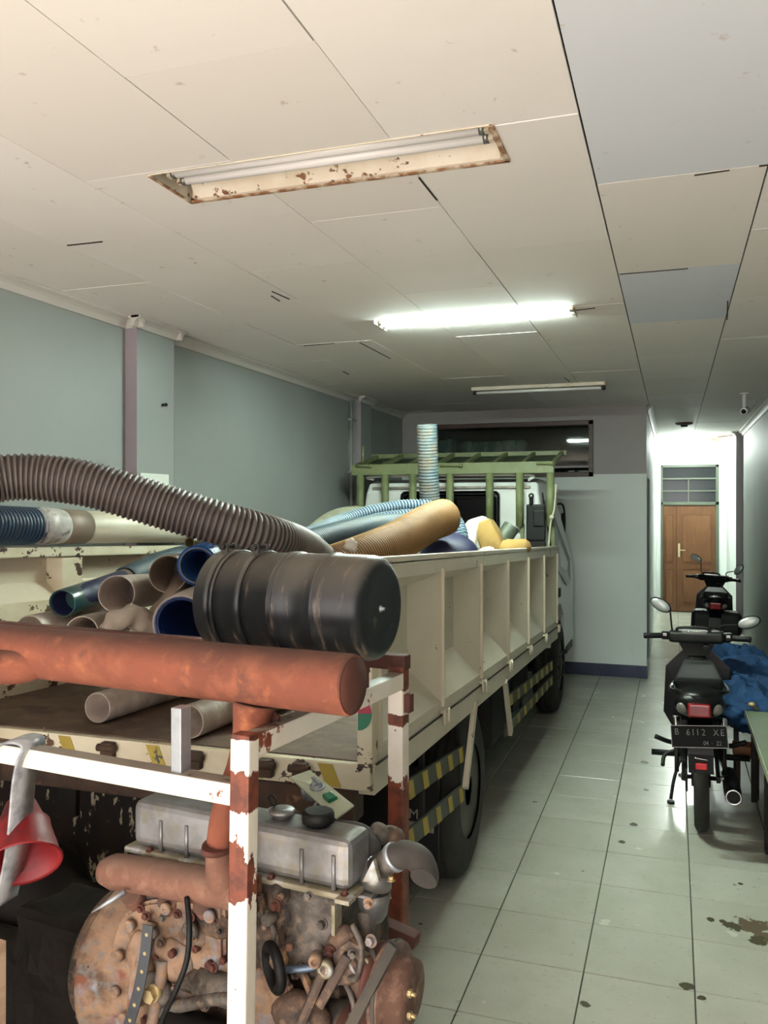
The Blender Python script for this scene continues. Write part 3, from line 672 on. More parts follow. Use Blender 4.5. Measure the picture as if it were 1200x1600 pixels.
link('windscreen', G().poly([(-2.5, 8.10, 1.93), (-1.12, 8.10, 1.93), (-1.03, 8.47, 1.46), (-2.58, 8.47, 1.46)], (0, .02, .01)), M['blackgloss'], cab)
for x, s in ((cx1-.09, 1), (cx0-.03, -1)):
    mr = link('door_mirror', G().box((x+s*.02, 8.50, 1.62), (.03, .10, .20), bev=.01), M['blackplastic'], cab)
    link('mirror_arm', G().tube([(x-s*.05, 8.3, 1.80), (x+s*.03, 8.44, 1.78), (x+s*.03, 8.44, 1.45), (x-s*.04, 8.4, 1.3)], .009), M['blackplastic'], mr)
for x in (-2.45, -1.15): link('head_lamp', G().bb((x-.13, 8.70, .72), (x+.13, 8.735, .92), bev=.02), M['tube_off'], cab)
link('front_bumper', G().bb((cx0, 8.66, .36), (cx1, 8.80, .58), bev=.03), M['cabwhite'], cab)
# air intake snorkel behind the cab
a, b = at(822, 788, 6.99), at(852, 842, 6.99)
ai = link('air_intake', G().bb((a.x, 6.985, 1.50), (b.x, 7.04, a.z), bev=.014), M['blackplastic'], tr)
link('intake_box', G().bb((a.x+.06, 6.970, 1.62), (b.x-.005, 6.99, a.z-.05), bev=.008), M['blackplastic'], ai)
link('intake_lug', G().cyl((a.x+.04, 7.0, a.z-.02), (a.x+.04, 7.0, a.z+.06), .016).torus((a.x+.04, 7.0, a.z+.07), (0, 1, 0), .016, .007, seg=16), M['blackplastic'], ai)
link('lower_intake', G().bb((a.x+.0, 6.99, 1.12), (b.x, 7.04, 1.50), bev=.01), M['chassis'], ai)
g = G().tube([at(869, 757, 6.90), at(866, 795, 6.90), at(860, 820, 6.90), at(857, 855, 6.90), at(852, 890, 6.90)], .008).sph(at(862, 808, 6.90), .02)
solo('tie_rope', g, pm('old white rope', 'c9c6ae', 'a8a48c', rough=.9), 'thin pale rope knotted at the right end of the green rack', 'rope')
sx, sz = XO-.046, 1.135
for nm, col, a0_, a1_ in (('green', '2e7a5e', -90, 5), ('red', 'b03850', 5, 90)):
    link('sticker', G().poly([(sx, YR-.0145, sz)]+[(sx+.046*math.cos(R_(a_)), YR-.0145, sz+.052*math.sin(R_(a_))) for a_ in [a0_+(a1_-a0_)*k/10 for k in range(11)]], (0, .002, 0)), pm(nm+' sticker', col, rough=.5, bump=0), sr)
# ================================================================ CARGO
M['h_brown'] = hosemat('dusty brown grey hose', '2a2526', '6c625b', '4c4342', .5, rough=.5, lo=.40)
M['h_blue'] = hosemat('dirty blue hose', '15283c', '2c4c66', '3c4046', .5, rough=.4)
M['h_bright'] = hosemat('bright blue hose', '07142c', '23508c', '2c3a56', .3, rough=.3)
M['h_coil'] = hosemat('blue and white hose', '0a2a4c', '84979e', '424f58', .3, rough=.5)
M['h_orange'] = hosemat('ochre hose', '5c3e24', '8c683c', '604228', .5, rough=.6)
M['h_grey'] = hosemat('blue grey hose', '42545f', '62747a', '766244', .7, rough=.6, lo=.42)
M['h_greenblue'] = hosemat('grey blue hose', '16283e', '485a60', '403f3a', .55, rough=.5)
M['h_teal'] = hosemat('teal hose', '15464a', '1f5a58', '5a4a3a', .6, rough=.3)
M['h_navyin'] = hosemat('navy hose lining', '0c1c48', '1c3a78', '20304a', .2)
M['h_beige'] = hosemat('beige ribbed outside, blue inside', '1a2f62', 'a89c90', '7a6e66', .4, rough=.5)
M['pvc'] = pm('dusty grey pvc', 'a89c92', '97897e', sc=4, rough=.5, c3='b8aca0')
M['pvcbrown'] = pm('brown grey pvc', '8a7a6c', '756658', sc=4, rough=.5)
M['pvcwhite'] = pm('cream pvc', 'd6d2c0', 'c8c2ac', sc=2.5, rough=.4, chips=('8a6a40', '6a5030'), csc=3.5, clo=.62, chi=.72)
M['tape'] = pm('dirty white tape', 'cfcac4', '9a9490', sc=9, rough=.4, chips=('46465a', '7a6a58'), csc=15, clo=.55, chi=.62)
M['cloth'] = pm('grimy cloth', '9c9084', '84776a', sc=6, rough=.9)
M['foam'] = pm('yellow foam', 'a4854f', '8c6e3a', sc=6, rough=.95, bump=.3)
M['whitecloth'] = pm('white cloth', 'ccc8bc', 'b8b2a4', rough=.95)
M['navysack'] = pm('navy tarpaulin', '0c1034', '11173f', rough=.6)
# the big corrugated hose across the load
P = [at(-90, 800, 2.30), at(-40, 762, 2.35), at(0, 748, 2.42), at(60, 746, 2.50), at(140, 757, 2.58), at(250, 790, 2.70), at(360, 823, 2.82), at(425, 841, 2.98), at(470, 856, 3.3), at(500, 876, 3.7)]
solo('suction_hose', G().hose(P, .081, pitch=.0200, amp=.055, seg=32, per=5), M['h_brown'], 'large brown-grey corrugated hose arching across the load from the left edge', 'hose', 'hoses in the truck bed')
# blue hose joined with tape to a cream pipe on the left side rail
xl = XI+.03
th = thing('taped_pipe', 'cream pipe on the left side rail taped to a dark blue hose', 'pipe', (xl, 3.2, 1.6))
zp = lambda y: 1.622+tz(y)+.082+.012
pt = lambda y: (xl, y, zp(y))
Ya, Yb = yat(54, xl), yat(92, xl)
link('blue_hose', G().hose([pt(2.2), pt(2.6), pt(Ya)], .080, pitch=.021, amp=.05, seg=28, per=5), M['h_blue'], th)
link('tape_wrap', G().prof(pt(Ya-.02), (0, 1, -.0355), [(0, .080), (.002, .083), (.04, .082), (.045, .086), (.07, .085), (.08, .088), (.10, .084), (.14, .083), (Yb-Ya+.02, .080)], seg=28), M['tape'], th)
link('pipe_socket', G().pipe(pt(Yb), pt(Yb+.16), .0815, .008), M['pvcbrown'], th)
link('cream_pipe', G().pipe(pt(Yb+.15), pt(5.6), .079, .006), M['pvcwhite'], th)
# open pipe ends
def at_pipe(name, u, v, Y, u2, v2, Y2, r, mt, label, wall=.005):
    return solo(name, G().pipe(at(u, v, Y), at(u2, v2, Y2), r, wall), mt, label, 'pipe', 'pipes in the truck bed')
th = thing('teal_hose', 'hose with a teal end and dark blue mouth at the left of the load', 'hose', tuple(at(98, 945, 2.86)))
A_, B_, C_ = at(97, 943, 2.86), at(150, 925, 3.15), at(196, 905, 3.42)
link('teal_sleeve', G().pipe(A_, at(140, 928, 3.10), .058, .006), M['h_teal'], th)
link('mouth_lining', G().pipe(A_.lerp(B_, .03), at(190, 908, 3.35), .0505, .002, inner=1.0), M['navysack'], th)
link('brown_section', G().pipe(at(140, 928, 3.10), C_, .0555, .006, r1=.050), pm('brown hose skin', '6e5a48', '5a4a3c', rough=.5), th)
link('ribbed_section', G().hose([C_, at(222, 893, 3.60), at(250, 880, 3.85), at(290, 868, 4.15)], .058, pitch=.018, amp=.05), M['h_greenblue'], th)
at_pipe('grey_pipe', 182, 928, 2.80, 268, 917, 3.7, .0725, M['pvc'], 'grey plastic pipe with a cracked mouth, right of the teal hose')
at_pipe('wide_pipe', 262, 897, 2.95, 330, 880, 3.9, .0765, M['pvcbrown'], 'brown plastic pipe mouth just left of the bright blue hose')
solo('blue_hose', G().hose([at(308, 884, 2.78), at(325, 876, 2.95), at(352, 862, 3.2), at(400, 850, 3.6)], .070, pitch=.024, amp=.085, per=6, wall=.09), M['h_bright'], 'bright blue ribbed hose with its open mouth left of the black canister', 'hose', 'hoses in the truck bed')
lh = solo('lined_hose', G().hose([at(283, 975, 2.62), at(318, 955, 2.9), at(370, 935, 3.3), at(420, 920, 3.7)], .100, pitch=.026, amp=.045, per=5, wall=.06, inner=.5), M['h_beige'], 'wide hose with beige ribs and a deep blue inside, under the bright blue hose', 'hose', 'hoses in the truck bed')
link('hose_lining', G().hose([at(283.5, 974.7, 2.625), at(318, 955, 2.9), at(345, 945, 3.1)], .089, pitch=.026, amp=.03, per=5, wall=.03, inner=.5), M['h_navyin'], lh)
at_pipe('low_pipe', 46, 985, 2.72, 150, 962, 3.3, .060, M['pvc'], 'pinkish pipe end lowest at the left, just above the rusty muffler')
at_pipe('low_pipe', 128, 988, 2.70, 200, 965, 3.6, .062, M['pvc'], 'pinkish pipe end just under the teal hose mouth')
def deckpipe(u, v, r, L, dx, mt, label, dz=0):
    Y = 2.4
    while at(u, v, Y).z > ZD+tz(Y)+r+.004+dz and Y < 5: Y += .002
    a = at(u, v, Y); b = Vector((a.x+dx, Y+L, ZD+tz(Y+L)+r+.004+dz))
    solo('deck_pipe', G().pipe(a, b, r, .005), mt, label, 'pipe', 'pipes in the truck bed')
deckpipe(152, 1106, .0565, 2.4, .0, M['pvc'], 'grey pipe lying on the deck, seen whole below the rusty muffler')
deckpipe(295, 1128, .058, 1.8, .0, M['pvc'], 'grey pipe on the deck half behind the silver upright')
deckpipe(372, 1100, .078, 1.9, .02, M['pvcbrown'], 'wider brown pipe on the deck behind the white frame post')
# cloth bound elbows between the pipes
g = G().tube([at(170, 990, 2.66), at(190, 968, 2.70), at(215, 966, 2.76), at(245, 985, 2.86)], .045, seg=14, n=6); g.rough(.022, 22)
solo('cloth_wrap', g, M['cloth'], 'grimy cloth bound around pipe ends right above the muffler', 'cloth')
g = G().tube([at(232, 985, 2.90), at(275, 935, 3.0), at(290, 905, 3.3)], .055, seg=14, n=6)
solo('cloth_strip', g.rough(.008, 20), M['pvcbrown'], 'brown folded sheet between the grey pipe and the beige ribbed hose', 'cloth')
solo('pipe_nipple', G().pipe(at(296, 848, 3.1), at(330, 840, 3.3), .024, .005), pm('old brass', '6a5a30', '4a4028', rough=.5), 'small dull brass nipple between cream pipe and bright blue hose', 'fitting')
# middle of the load
solo('grey_hose', G().hose([at(380, 905, 3.5), at(455, 862, 3.75), at(520, 838, 4.1), at(585, 824, 4.5), at(650, 820, 4.9)], .068, pitch=.016, amp=.045, per=4), M['h_greenblue'], 'dirty blue-grey fine-ribbed hose behind the black canister', 'hose', 'hoses in the truck bed')
solo('ochre_hose', G().hose([at(470, 905, 3.55), at(560, 872, 3.9), at(620, 846, 4.25), at(668, 818, 4.6), at(694, 808, 4.8)], .105, pitch=.017, amp=.035, per=4), M['h_orange'], 'thick ochre ribbed hose in the middle of the load, rising to the right', 'hose', 'hoses in the truck bed')
for q, (dv, dy, lb) in enumerate(((0, 0, 'upper of the two blue and white coiled hoses arching over the load'), (15, -.1, 'lower of the two blue and white coiled hoses arching over the load'))):
    solo('coil_hose', G().hose([at(455, 846+dv, 4.1+dy), at(530, 815+dv, 4.7+dy), at(590, 797+dv, 5.0+dy), at(650, 790+dv, 5.2+dy), at(700, 800+dv, 5.3+dy), at(722, 838+dv, 5.2+dy), at(705, 862, 5.1+dy)], .038, pitch=.022, amp=.10, per=5, seg=18), M['h_coil'], lb, 'hose', 'hoses in the truck bed')
solo('upright_hose', G().hose([at(674, 850, 5.6), at(672, 790, 5.6), at(669, 730, 5.55), at(667, 664, 5.5)], .068, pitch=.021, amp=.03, per=4, seg=28), M['h_grey'], 'blue-grey hose standing upright in front of the green rack', 'hose', 'hoses in the truck bed')
solo('blue_drum_hose', G().hose([at(700, 830, 5.25), at(716, 848, 5.35), at(718, 880, 5.5)], .075, pitch=.05, amp=.03, per=5), pm('deep blue hose skin', '1c4a78', '17406a', rough=.4), 'short deep blue hose end right of the ochre hose', 'hose', 'hoses in the truck bed')
solo('pale_hose', G().hose([at(485, 838, 5.2), at(520, 812, 5.6), at(552, 804, 6.0), at(585, 806, 6.4)], .062, pitch=.03, amp=.05), pm('pale grey green hose', '9a9c88', '7c7c6a', rough=.6), 'pale grey-green hose at the far left of the load by the rack', 'hose', 'hoses in the truck bed')
g = G().sph(at(700, 868, 4.95), .19, (1.0, .9, .72), u=24, v=14).rough(.03, 5)
solo('navy_sack', g, M['navysack'], 'navy tarpaulin bundle under the end of the ochre hose', 'bundle')
g = G().sph(at(548, 852, 3.45), .030, (1.1, .6, 1), u=14, v=10).rough(.018, 40)
solo('white_rag', g, M['whitecloth'], 'small crumpled white rag on the blue-grey hose', 'rag')
g = G().tube([at(728, 862, 5.3), at(738, 828, 5.45), at(757, 822, 5.5), at(768, 850, 5.5), at(758, 872, 5.4)], .055, seg=14).rough(.02, 14)
solo('white_bedding', g, M['whitecloth'], 'crumpled white cloth roll between ochre hose and yellow foam', 'cloth')
a = at(765, 832, 5.5)
g = G().box(at(765, 842, 5.5), (.14, .16, .26), rot=Matrix.Rotation(R_(-22), 3, 'Y'), bev=.03, seg=3).rough(.02, 8, cuts=2)
for f in g.bm.faces: f.smooth = True
solo('foam_block', g, M['foam'], 'upright yellow foam block leaning beside the white cloth', 'foam', 'yellow foam')
g = G().sph(at(800, 858, 5.5), .12, (1, .8, .6), u=20, v=12).rough(.03, 10)
solo('foam_lump', g, M['foam'], 'rounded yellow foam lump by the right side wall', 'foam', 'yellow foam')
solo('drain_pipe', G().pipe(at(776, 858, 5.7), at(800, 822, 5.75), .058, .006), pm('grey green pipe', '4c5648', '3e463c', sc=14, rough=.5), 'short grey-green pipe stub leaning before the white cab', 'pipe', 'pipes in the truck bed')
# ================================================================ PUMP ENGINE IN ITS FRAME (own axes, turned 7 degrees)
P0 = Vector((-.80, 1.48)); RZ = R_(-7); E1 = Vector((math.cos(RZ), math.sin(RZ))); E2 = Vector((-math.sin(RZ), math.cos(RZ)))
def fl(u, v, y):                       # point seen at (u, v) at depth y behind the near face of the frame
    a = (u-600)/FPX; d = Vector((a*cs-sn, a*sn+cs)); D = (y+P0.dot(E2))/d.dot(E2)
    return Vector(((d*D-P0).dot(E1), y, CAMH+(HOR-v)/FPX*D))
M['framewhite'] = pm('white paint flaking off red rust', 'e4dccd', 'd8cfbd', sc=5, rough=.5, chips=('8a4026', '6a3020'), csc=8, clo=.535, chi=.55, bump=.12)
M['framewhite2'] = pm('white paint, partly flaked', 'e6dfd2', 'dcd4c4', sc=5, rough=.5, chips=('84432c', '6a3424'), csc=5.5, clo=.545, chi=.56, bump=.1, dust_shade='54463a')
M['rust'] = pm('orange rust', '824936', '6c3e30', sc=4, rough=.9, c3='925840', dust_shade='3c2c26', bump=.45, bsc=70, chips=('b06c48', '6a4034'), csc=14, clo=.55, chi=.70)  # dark tint on upward faces paints the muffler's shaded top
M['rustdark'] = pm('dark brown rust', '5c342a', '4a2a22', sc=9, rough=.8, bump=.3)
M['rustpale'] = pm('pale rust', '7e5848', '6a483c', sc=10, rough=.9, bump=.6, c3='8c6a58', dust_shade='6a564a')
M['galv'] = pm('galvanised steel', 'a8adb2', '969ca2', sc=16, rough=.4, metal=.5)
M['alu'] = pm('dull cast aluminium', '8e8e90', '6c6a68', sc=9, rough=.38, metal=.55, c3='80786a', bump=.05)
M['aludust'] = pm('yellowed cast aluminium', '928b76', '766c54', sc=9, rough=.4, metal=.2, c3='b8bcc0', bump=.05)
M['cast'] = pm('dusty oily cast iron with shade mottle', '5a463a', '2e2622', sc=16, lo=.42, hi=.58, rough=.75, c3='7c634e', bump=.8, bsc=45, chips=('b08a68', '3a2c24'), csc=9, clo=.56, chi=.66)  # dark mottle imitates shade in recesses, besides oil and grime
M['castgrey'] = pm('grey oily casting with shade mottle', '66605a', '3c3530', sc=16, lo=.42, hi=.6, rough=.6, metal=.2, c3='7c6c5c', bump=.6, bsc=45)  # same painted shade mottle over the oily grey
M['castsand'] = pm('sandy corroded casting with shade mottle', '9a7c64', '5c4636', sc=14, lo=.45, hi=.66, rough=.85, c3='747474', bump=.9, bsc=40, chips=('8f939a', '7a4a34'), csc=7, clo=.55, chi=.62)  # dark blotches again stand in for recess shade, with some grime
M['brass'] = pm('yellowed bolt', 'c8b488', 'b09a6a', rough=.35, metal=.6)
M['hoseblack'] = pm('dusty black rubber', '363330', '443f3b', sc=9, rough=.75)
M['armbrown'] = pm('brown oily bracket', '54433a', '3a2e28', sc=14, rough=.7, c3='8a7058', bump=.4)
M['beltm'] = pm('worn belt', '4c463e', '38342f', sc=9, rough=.8)
M['oily'] = pm('shade black brown', '0d0a08', '17110d', sc=8, rough=.7, bump=.4, spec=.15)  # near-black colour carries the deep shade at the left
M['black'] = pm('black', '0c0b0b', rough=.6, spec=.3)
fr = thing('engine_frame', 'white and rust square-tube frame standing around the engine at the truck tail', 'frame', (P0.x, P0.y, 0), rz=RZ, local=True)
T = .045
def postmat(name, bands, thr, off):
    t = NT(name); sz_ = t.n('ShaderNodeSeparateXYZ'); t.l(t.tc.outputs['Object'], sz_.inputs[0]); prev = None
    for z_, h_ in bands:
        ab = t.n('ShaderNodeMath', operation='SUBTRACT'); t.l(sz_.outputs[2], ab.inputs[0]); ab.inputs[1].default_value = z_
        ab2 = t.n('ShaderNodeMath', operation='ABSOLUTE'); t.l(ab.outputs[0], ab2.inputs[0])
        m_ = t.n('ShaderNodeMapRange'); t.l(ab2.outputs[0], m_.inputs['Value']); m_.inputs['From Min'].default_value = h_*1.6; m_.inputs['From Max'].default_value = h_*.4
        o_ = m_.outputs[0]
        if prev: mm = t.n('ShaderNodeMath', operation='MAXIMUM'); t.l(prev, mm.inputs[0]); t.l(o_, mm.inputs[1]); o_ = mm.outputs[0]
        prev = o_
    ma = t.n('ShaderNodeMath', operation='MULTIPLY_ADD'); t.l(prev, ma.inputs[0]); ma.inputs[1].default_value = .34; t.l(t.noise(11, detail=9, rough=.65, off=off, stretch=(1.6, 1.6, .9)), ma.inputs[2])
    c_ = t.mix(t.ramp(ma.outputs[0], thr, thr+.012), t.mix(t.ramp(t.noise(6), .4, .7), srgb('e6dfd2'), srgb('d6ccba')), t.mix(t.ramp(t.noise(30), .4, .6), srgb('7c402c'), srgb('5a2e22')))
    t.l(c_, t.b.inputs['Base Color']); t.b.inputs['Roughness'].default_value = .55; t.bump(t.noise(50), .15, .003); return t.m
M['nearpost'] = postmat('white post, rust at its joints', [(1.333, .008), (1.223, .032), (1.055, .05)], .66, 3.3)
M['farpost'] = postmat('white post rusting at top and foot', [(1.335, .04), (1.20, .012), (.93, .085), (.6, .2)], .62, 1.3)
g = G().bb((-T/2, 0, 0), (T/2, T*.8, 1.335), bev=.004)
for v in g.bm.verts: v.co.x -= .022*(1-v.co.z/1.335)
link('post', g, M['nearpost'], fr)
link('post', G().bb((-T/2-.005, .726, 0), (T/2-.005, .726+T, 1.345), bev=.004), M['farpost'], fr)
for y in (0, .726): link('post', G().bb((-1.66, y, 0), (-1.66+T, y+T, 1.34), bev=.004), M['framewhite'], fr)
link('top_rail', G().bb((-T/2+.002, T*.8, 1.285), (T/2-.002, .728, 1.33), bev=.004), M['framewhite2'], fr)
link('top_rail', G().bb((-1.66, T, 1.285), (-1.66+T, .728, 1.33), bev=.004), M['framewhite'], fr)
link('top_rail', G().bb((-1.66, .728, 1.335), (T/2+.0, .726+T, 1.375), bev=.004), M['rustdark'], fr)
a = fl(350, 1243, 0); b = fl(20, 1183, 0)
link('cross_bar', G().bb((-1.62, .002, a.z-.020), (-T/2, T, a.z+.024), bev=.004), M['framewhite2'], fr)
link('bottom_rail', G().bb((-1.62, .0, .06), (-T/2, T, .105), bev=.004), M['framewhite'], fr)
link('bottom_rail', G().bb((-1.62, .728, .06), (-T/2, .728+T, .105), bev=.004), M['rustdark'], fr)
link('skid_rail', G().bb((-1.62, .16, .06), (-1.58, .72, .11)), M['rustdark'], fr)
for y in (.16, .52): link('engine_bearer', G().bb((-1.62, y, .10), (.16, y+.06, .16), bev=.004), M['rustdark'], fr)
p = fl(283, 1150, .03)
link('upright', G().bb((p.x-.012, .012, a.z+.02), (p.x+.014, .045, 1.368), bev=.002), M['galv'], fr)
link('gusset', G().bb((T/2-.01, .735, 1.22), (T/2+.012, .765, 1.27), bev=.003), M['rustdark'], fr)
a1, b1 = fl(577, 1436, .50), fl(652, 1470, .50)
link('side_rail', G().bar(a1, b1, .04, .03, bev=.003), M['rustdark'], fr)
# ---------------------------------------------------------------- the engine
en = thing('diesel_engine', 'old dusty diesel engine with a rusty muffler, standing in the white frame', 'engine', (P0.x, P0.y, 0), rz=RZ, local=True)
mx = fl(553, 1072, .12)
g = G().prof((-1.05, .12, 1.427), (1, 0, 0), [(0, .02), (0, .06), (.01, .0615), (1.05+.18, .0615), (1.05+.188, .0585), (1.05+.188, .0585), (1.05+.187, .056), (1.05+.187, .0)], seg=48, caps=False)
mf = link('muffler', g, M['rust'], en)
link('end_cap', G().prof((.1855, .12, 1.427), (1, 0, 0), [(0, .054), (.004, .054), (.005, .02)], seg=48), M['rustdark'], mf)
link('inlet_branch', G().tube([(-1.12, .03, 1.385), (-.85, .05, 1.392), (-.70, .075, 1.40), (-.62, .11, 1.415)], .043, seg=20, rf=lambda t: .043-.012*max(0, t-.7)/.3), M['rust'], mf)
S0, S1, S2, S3 = fl(398, 1098, .125), fl(385, 1165, .115), fl(352, 1262, .10), fl(342, 1318, .10)
link('exhaust_stem', G().tube([S0, S1, S2, S3], .026, seg=20, rf=lambda t: .046-.019*min(1, t*2.2)), M['rust'], mf)
link('stem_bracket', G().bar(fl(400, 1148, .08), fl(440, 1128, .16), .05, .006).poly([fl(415, 1100, .14), fl(436, 1120, .14), fl(420, 1160, .14), fl(404, 1150, .14)], (0, .006, 0)), M['rustdark'], mf)
ax = (S3-S2).normalized()
fg = link('manifold_flange', G().loft([(S3, .046), (S3+ax*.012, .046)], ax, seg=28, sq=.62), M['rustdark'], mf)
m0, m1 = fl(170, 1362, .13), fl(350, 1384, .13)
mn = link('exhaust_manifold', G().tube([fl(164, 1361, .13), fl(200, 1364, .13), fl(270, 1375, .13), fl(345, 1388, .13), fl(402, 1398, .14)], .040, seg=24, rf=lambda t: .030+.010*min(1, t*8)), M['rustpale'], en)
link('riser', G().tube([S3+ax*.01, fl(345, 1350, .11), fl(352, 1385, .13)], .030, seg=18, rf=lambda t: .026+.014*t), M['rustpale'], mn)
for u, v in ((205, 1396), (262, 1404), (318, 1412), (375, 1420)):
    q = fl(u, v, .15); link('exhaust_port', G().tube([q, q+Vector((0, .03, -.03)), q+Vector((0, .09, -.04))], .026, seg=14), M['rustpale'], mn)
    link('port_bolt', G().bolt(q+Vector((.03, -.0, -.028)), (0, -1, -.2), .007), M['rustdark'], mn)
q0, q1 = fl(196, 1393, .08), fl(143, 1426, .04)
link('pointed_rod', G().prof(q0, q1-q0, [(0, .006), ((q1-q0).length*.5, .0055), ((q1-q0).length, .001)], seg=8), M['galv'], en)
# valve cover
c0, c1 = fl(206, 1290, .17), fl(546, 1345, .17)
zt, zb2 = fl(380, 1283, .17).z, fl(400, 1374, .17).z
vc = G().bb((c0.x, .17, zb2+.012), (c1.x, .275, zt), bev=.026, seg=4)
vo = link('valve_cover', vc, M['alu'], en)
link('cover_lip', G().bb((c0.x-.014, .158, zb2), (c1.x+.010, .288, zb2+.014), bev=.005), M['aludust'], vo)
for u in (250, 290, 470, 520):
    q = fl(u, 1330, .166); link('cover_rib', G().cyl((q.x, .170, zb2+.012), (q.x, .170, zt-.035), .005), M['alu'], vo)
k = fl(497, 1306, .222)
cp = link('filler_cap', G().prof((k.x, .222, zt-.004), (0, 0, 1), [(0, .026), (.012, .026), (.012, .036), (.032, .036), (.036, .030)], seg=10), M['black'], vo)
k2 = fl(441, 1298, .225)
cp = link('filler_neck', G().prof((k2.x, .225, zt-.004), (0, 0, 1), [(0, .022), (.014, .020), (.014, .027), (.020, .030), (.024, .026), (.026, .014)], seg=24), M['alu'], vo)
link('wire_ring', G().torus((k2.x-.025, .225, zt+.035), (.3, 1, .2), .012, .0025, seg=16, n=6), M['black'], vo)
for u in (230, 345, 420, 535):
    q = fl(u, 1380, .155); link('cover_bolt', G().bolt((q.x, .164, zb2+.012), (0, 0, 1), .006, .008), M['rustdark'], vo)
# head and block
link('cylinder_head', G().bb((c0.x+.02, .17, zb2-.115), (c1.x-.03, .33, zb2), bev=.012, seg=2).rough(.006, 22, cuts=4), M['castgrey'], en)
blk = link('engine_block', G().bb((c0.x+.0, .20, .42), (c1.x-.04, .46, zb2-.11), bev=.02, seg=2).rough(.012, 14, cuts=5), M['cast'], en)
link('oil_sump', G().bb((c0.x+.06, .20, .17), (c1.x-.10, .44, .43), bev=.03, seg=2), M['castgrey'], en)
random.seed(9)
def lump(name, u, v, y, r, sc, mt, amt=.010, par=None):
    c = fl(u, v, y); g = G().sph((0, 0, 0), r, sc, u=22, v=14); g.rough(amt, 26); g.bm.transform(Matrix.Translation(c)); return link(name, g, mt, par or en)
def boss(name, u, v, y, r, L, mt, par=None, d=(0, -1, 0)):
    c = fl(u, v, y); d = Vector(d).normalized(); return link(name, G().prof(c, d, [(0, r), (L*.8, r), (L, r*.82), (L, r*.5), (L*.8, r*.45)], seg=18), mt, par or en)
# timing side / bell housing at the left
bx = fl(196, 1500, .20).x
bh = link('bell_housing', G().prof((bx+.06, .30, .64), (-1, 0, 0), [(0, .14), (.03, .16), (.10, .188), (.115, .196), (.13, .196), (.14, .18)], seg=44).rough(.005, 16), M['castsand'], en)
for k_ in range(14):
    an = R_(-20+k_*26); link('housing_bolt', G().bolt((bx-.07, .30-.184*math.cos(an), .64+.184*math.sin(an)), (-1, 0, 0), .008, .008), M['rustdark'], bh)
link('flywheel', G().prof((bx-.08, .30, .64), (-1, 0, 0), [(0, .16), (.02, .165), (.04, .165), (.045, .15), (.045, .06), (.07, .05)], seg=44), M['cast'], en)
g = G().poly([fl(u, v, .150) for u, v in ((178, 1452), (196, 1426), (228, 1408), (300, 1402), (348, 1415), (350, 1500), (322, 1560), (270, 1640), (188, 1640), (165, 1560), (170, 1500))], (0, .07, 0))
bmesh.ops.bevel(g.bm, geom=g.bm.edges[:], offset=.008, segments=2, affect='EDGES'); link('front_plate', g.rough(.006, 20), M['castsand'], en)
for u, v, w_ in ((205, 1445, 0), (188, 1492, 0), (182, 1548, 0), (196, 1590, 0), (262, 1418, 0), (330, 1430, 0), (222, 1560, 0)): boss('plate_bolt_boss', u, v, .142, .014, .012, M['castsand'])
lump('casting_boss', 305, 1455, .16, .036, (1, .6, 1), M['castsand'])
lump('casting_boss', 250, 1462, .16, .045, (1.1, .5, 1.2), M['castsand'], .014)
lump('casting_boss', 222, 1505, .15, .05, (.8, .5, 1.5), M['castsand'], .012)
lump('casting_boss', 275, 1500, .15, .050, (1.1, .5, .9), M['castsand'], .014)
boss('core_plug', 300, 1452, .135, .020, .012, M['castgrey'])
boss('small_boss', 243, 1456, .135, .011, .012, M['castgrey'])
boss('small_boss', 272, 1398+90, .13, .009, .014, M['rustdark'])
link('housing_rib', G().tube([fl(238, 1440, .14), fl(226, 1480, .12), fl(212, 1530, .11), fl(205, 1590, .11)], .012, seg=10), M['castsand'], en)
link('housing_rib', G().tube([fl(255, 1500, .13), fl(250, 1540, .12), fl(238, 1600, .12)], .014, seg=10), M['castsand'], en)
# big yellow hex bolt on its boss, oil line, cable
lump('bolt_boss', 244, 1545, .13, .036, (1.3, .6, 1), M['castgrey'], .008)
q = fl(237, 1553, .10); link('hex_bolt', G().cyl(q+Vector((0, .02, 0)), q, .019, seg=18).cyl(q, q+Vector((0, -.014, 0)), .0165, seg=6, smooth=False), M['brass'], en)
link('cable', G().tube([fl(292, 1402, .09), fl(296, 1450, .06), fl(292, 1500, .05), fl(276, 1545, .04), fl(255, 1590, .04), fl(240, 1640, .05)], .0062, seg=10), M['blackplastic'], en)
ps = [fl(233, 1446, .10), fl(223, 1490, .085), fl(212, 1530, .08), fl(190, 1575, .08), fl(150, 1650, .08)]
pb = G()
for a_, b_ in zip(ps, ps[1:]): pb.bar(a_, b_, .004, .026, up=(0, 1, 0))
ps = [fl(232, 1445, .09), fl(226, 1500, .08), fl(214, 1560, .075), fl(190, 1640, .075)]
pb = G(); P_ = resample(catmull(ps, 8), .02)[0]
for a_, b_ in zip(P_, P_[1:]): pb.quad(a_+Vector((-.014, 0, 0)), a_+Vector((.014, 0, 0)), b_+Vector((.014, 0, 0)), b_+Vector((-.014, 0, 0)))
bmesh.ops.remove_doubles(pb.bm, verts=pb.bm.verts[:], dist=.0002); bmesh.ops.solidify(pb.bm, geom=pb.bm.faces[:], thickness=.003)
st = link('perforated_strap', pb, pm('oily blue grey strap', '4a4e54', '34363a', rough=.4, metal=.4), en)
for i in range(1, len(P_)-1, 2): link('strap_hole', G().cyl(P_[i]+Vector((0, -.004, 0)), P_[i]+Vector((0, -.001, 0)), .0042, seg=10), M['brass'], st)
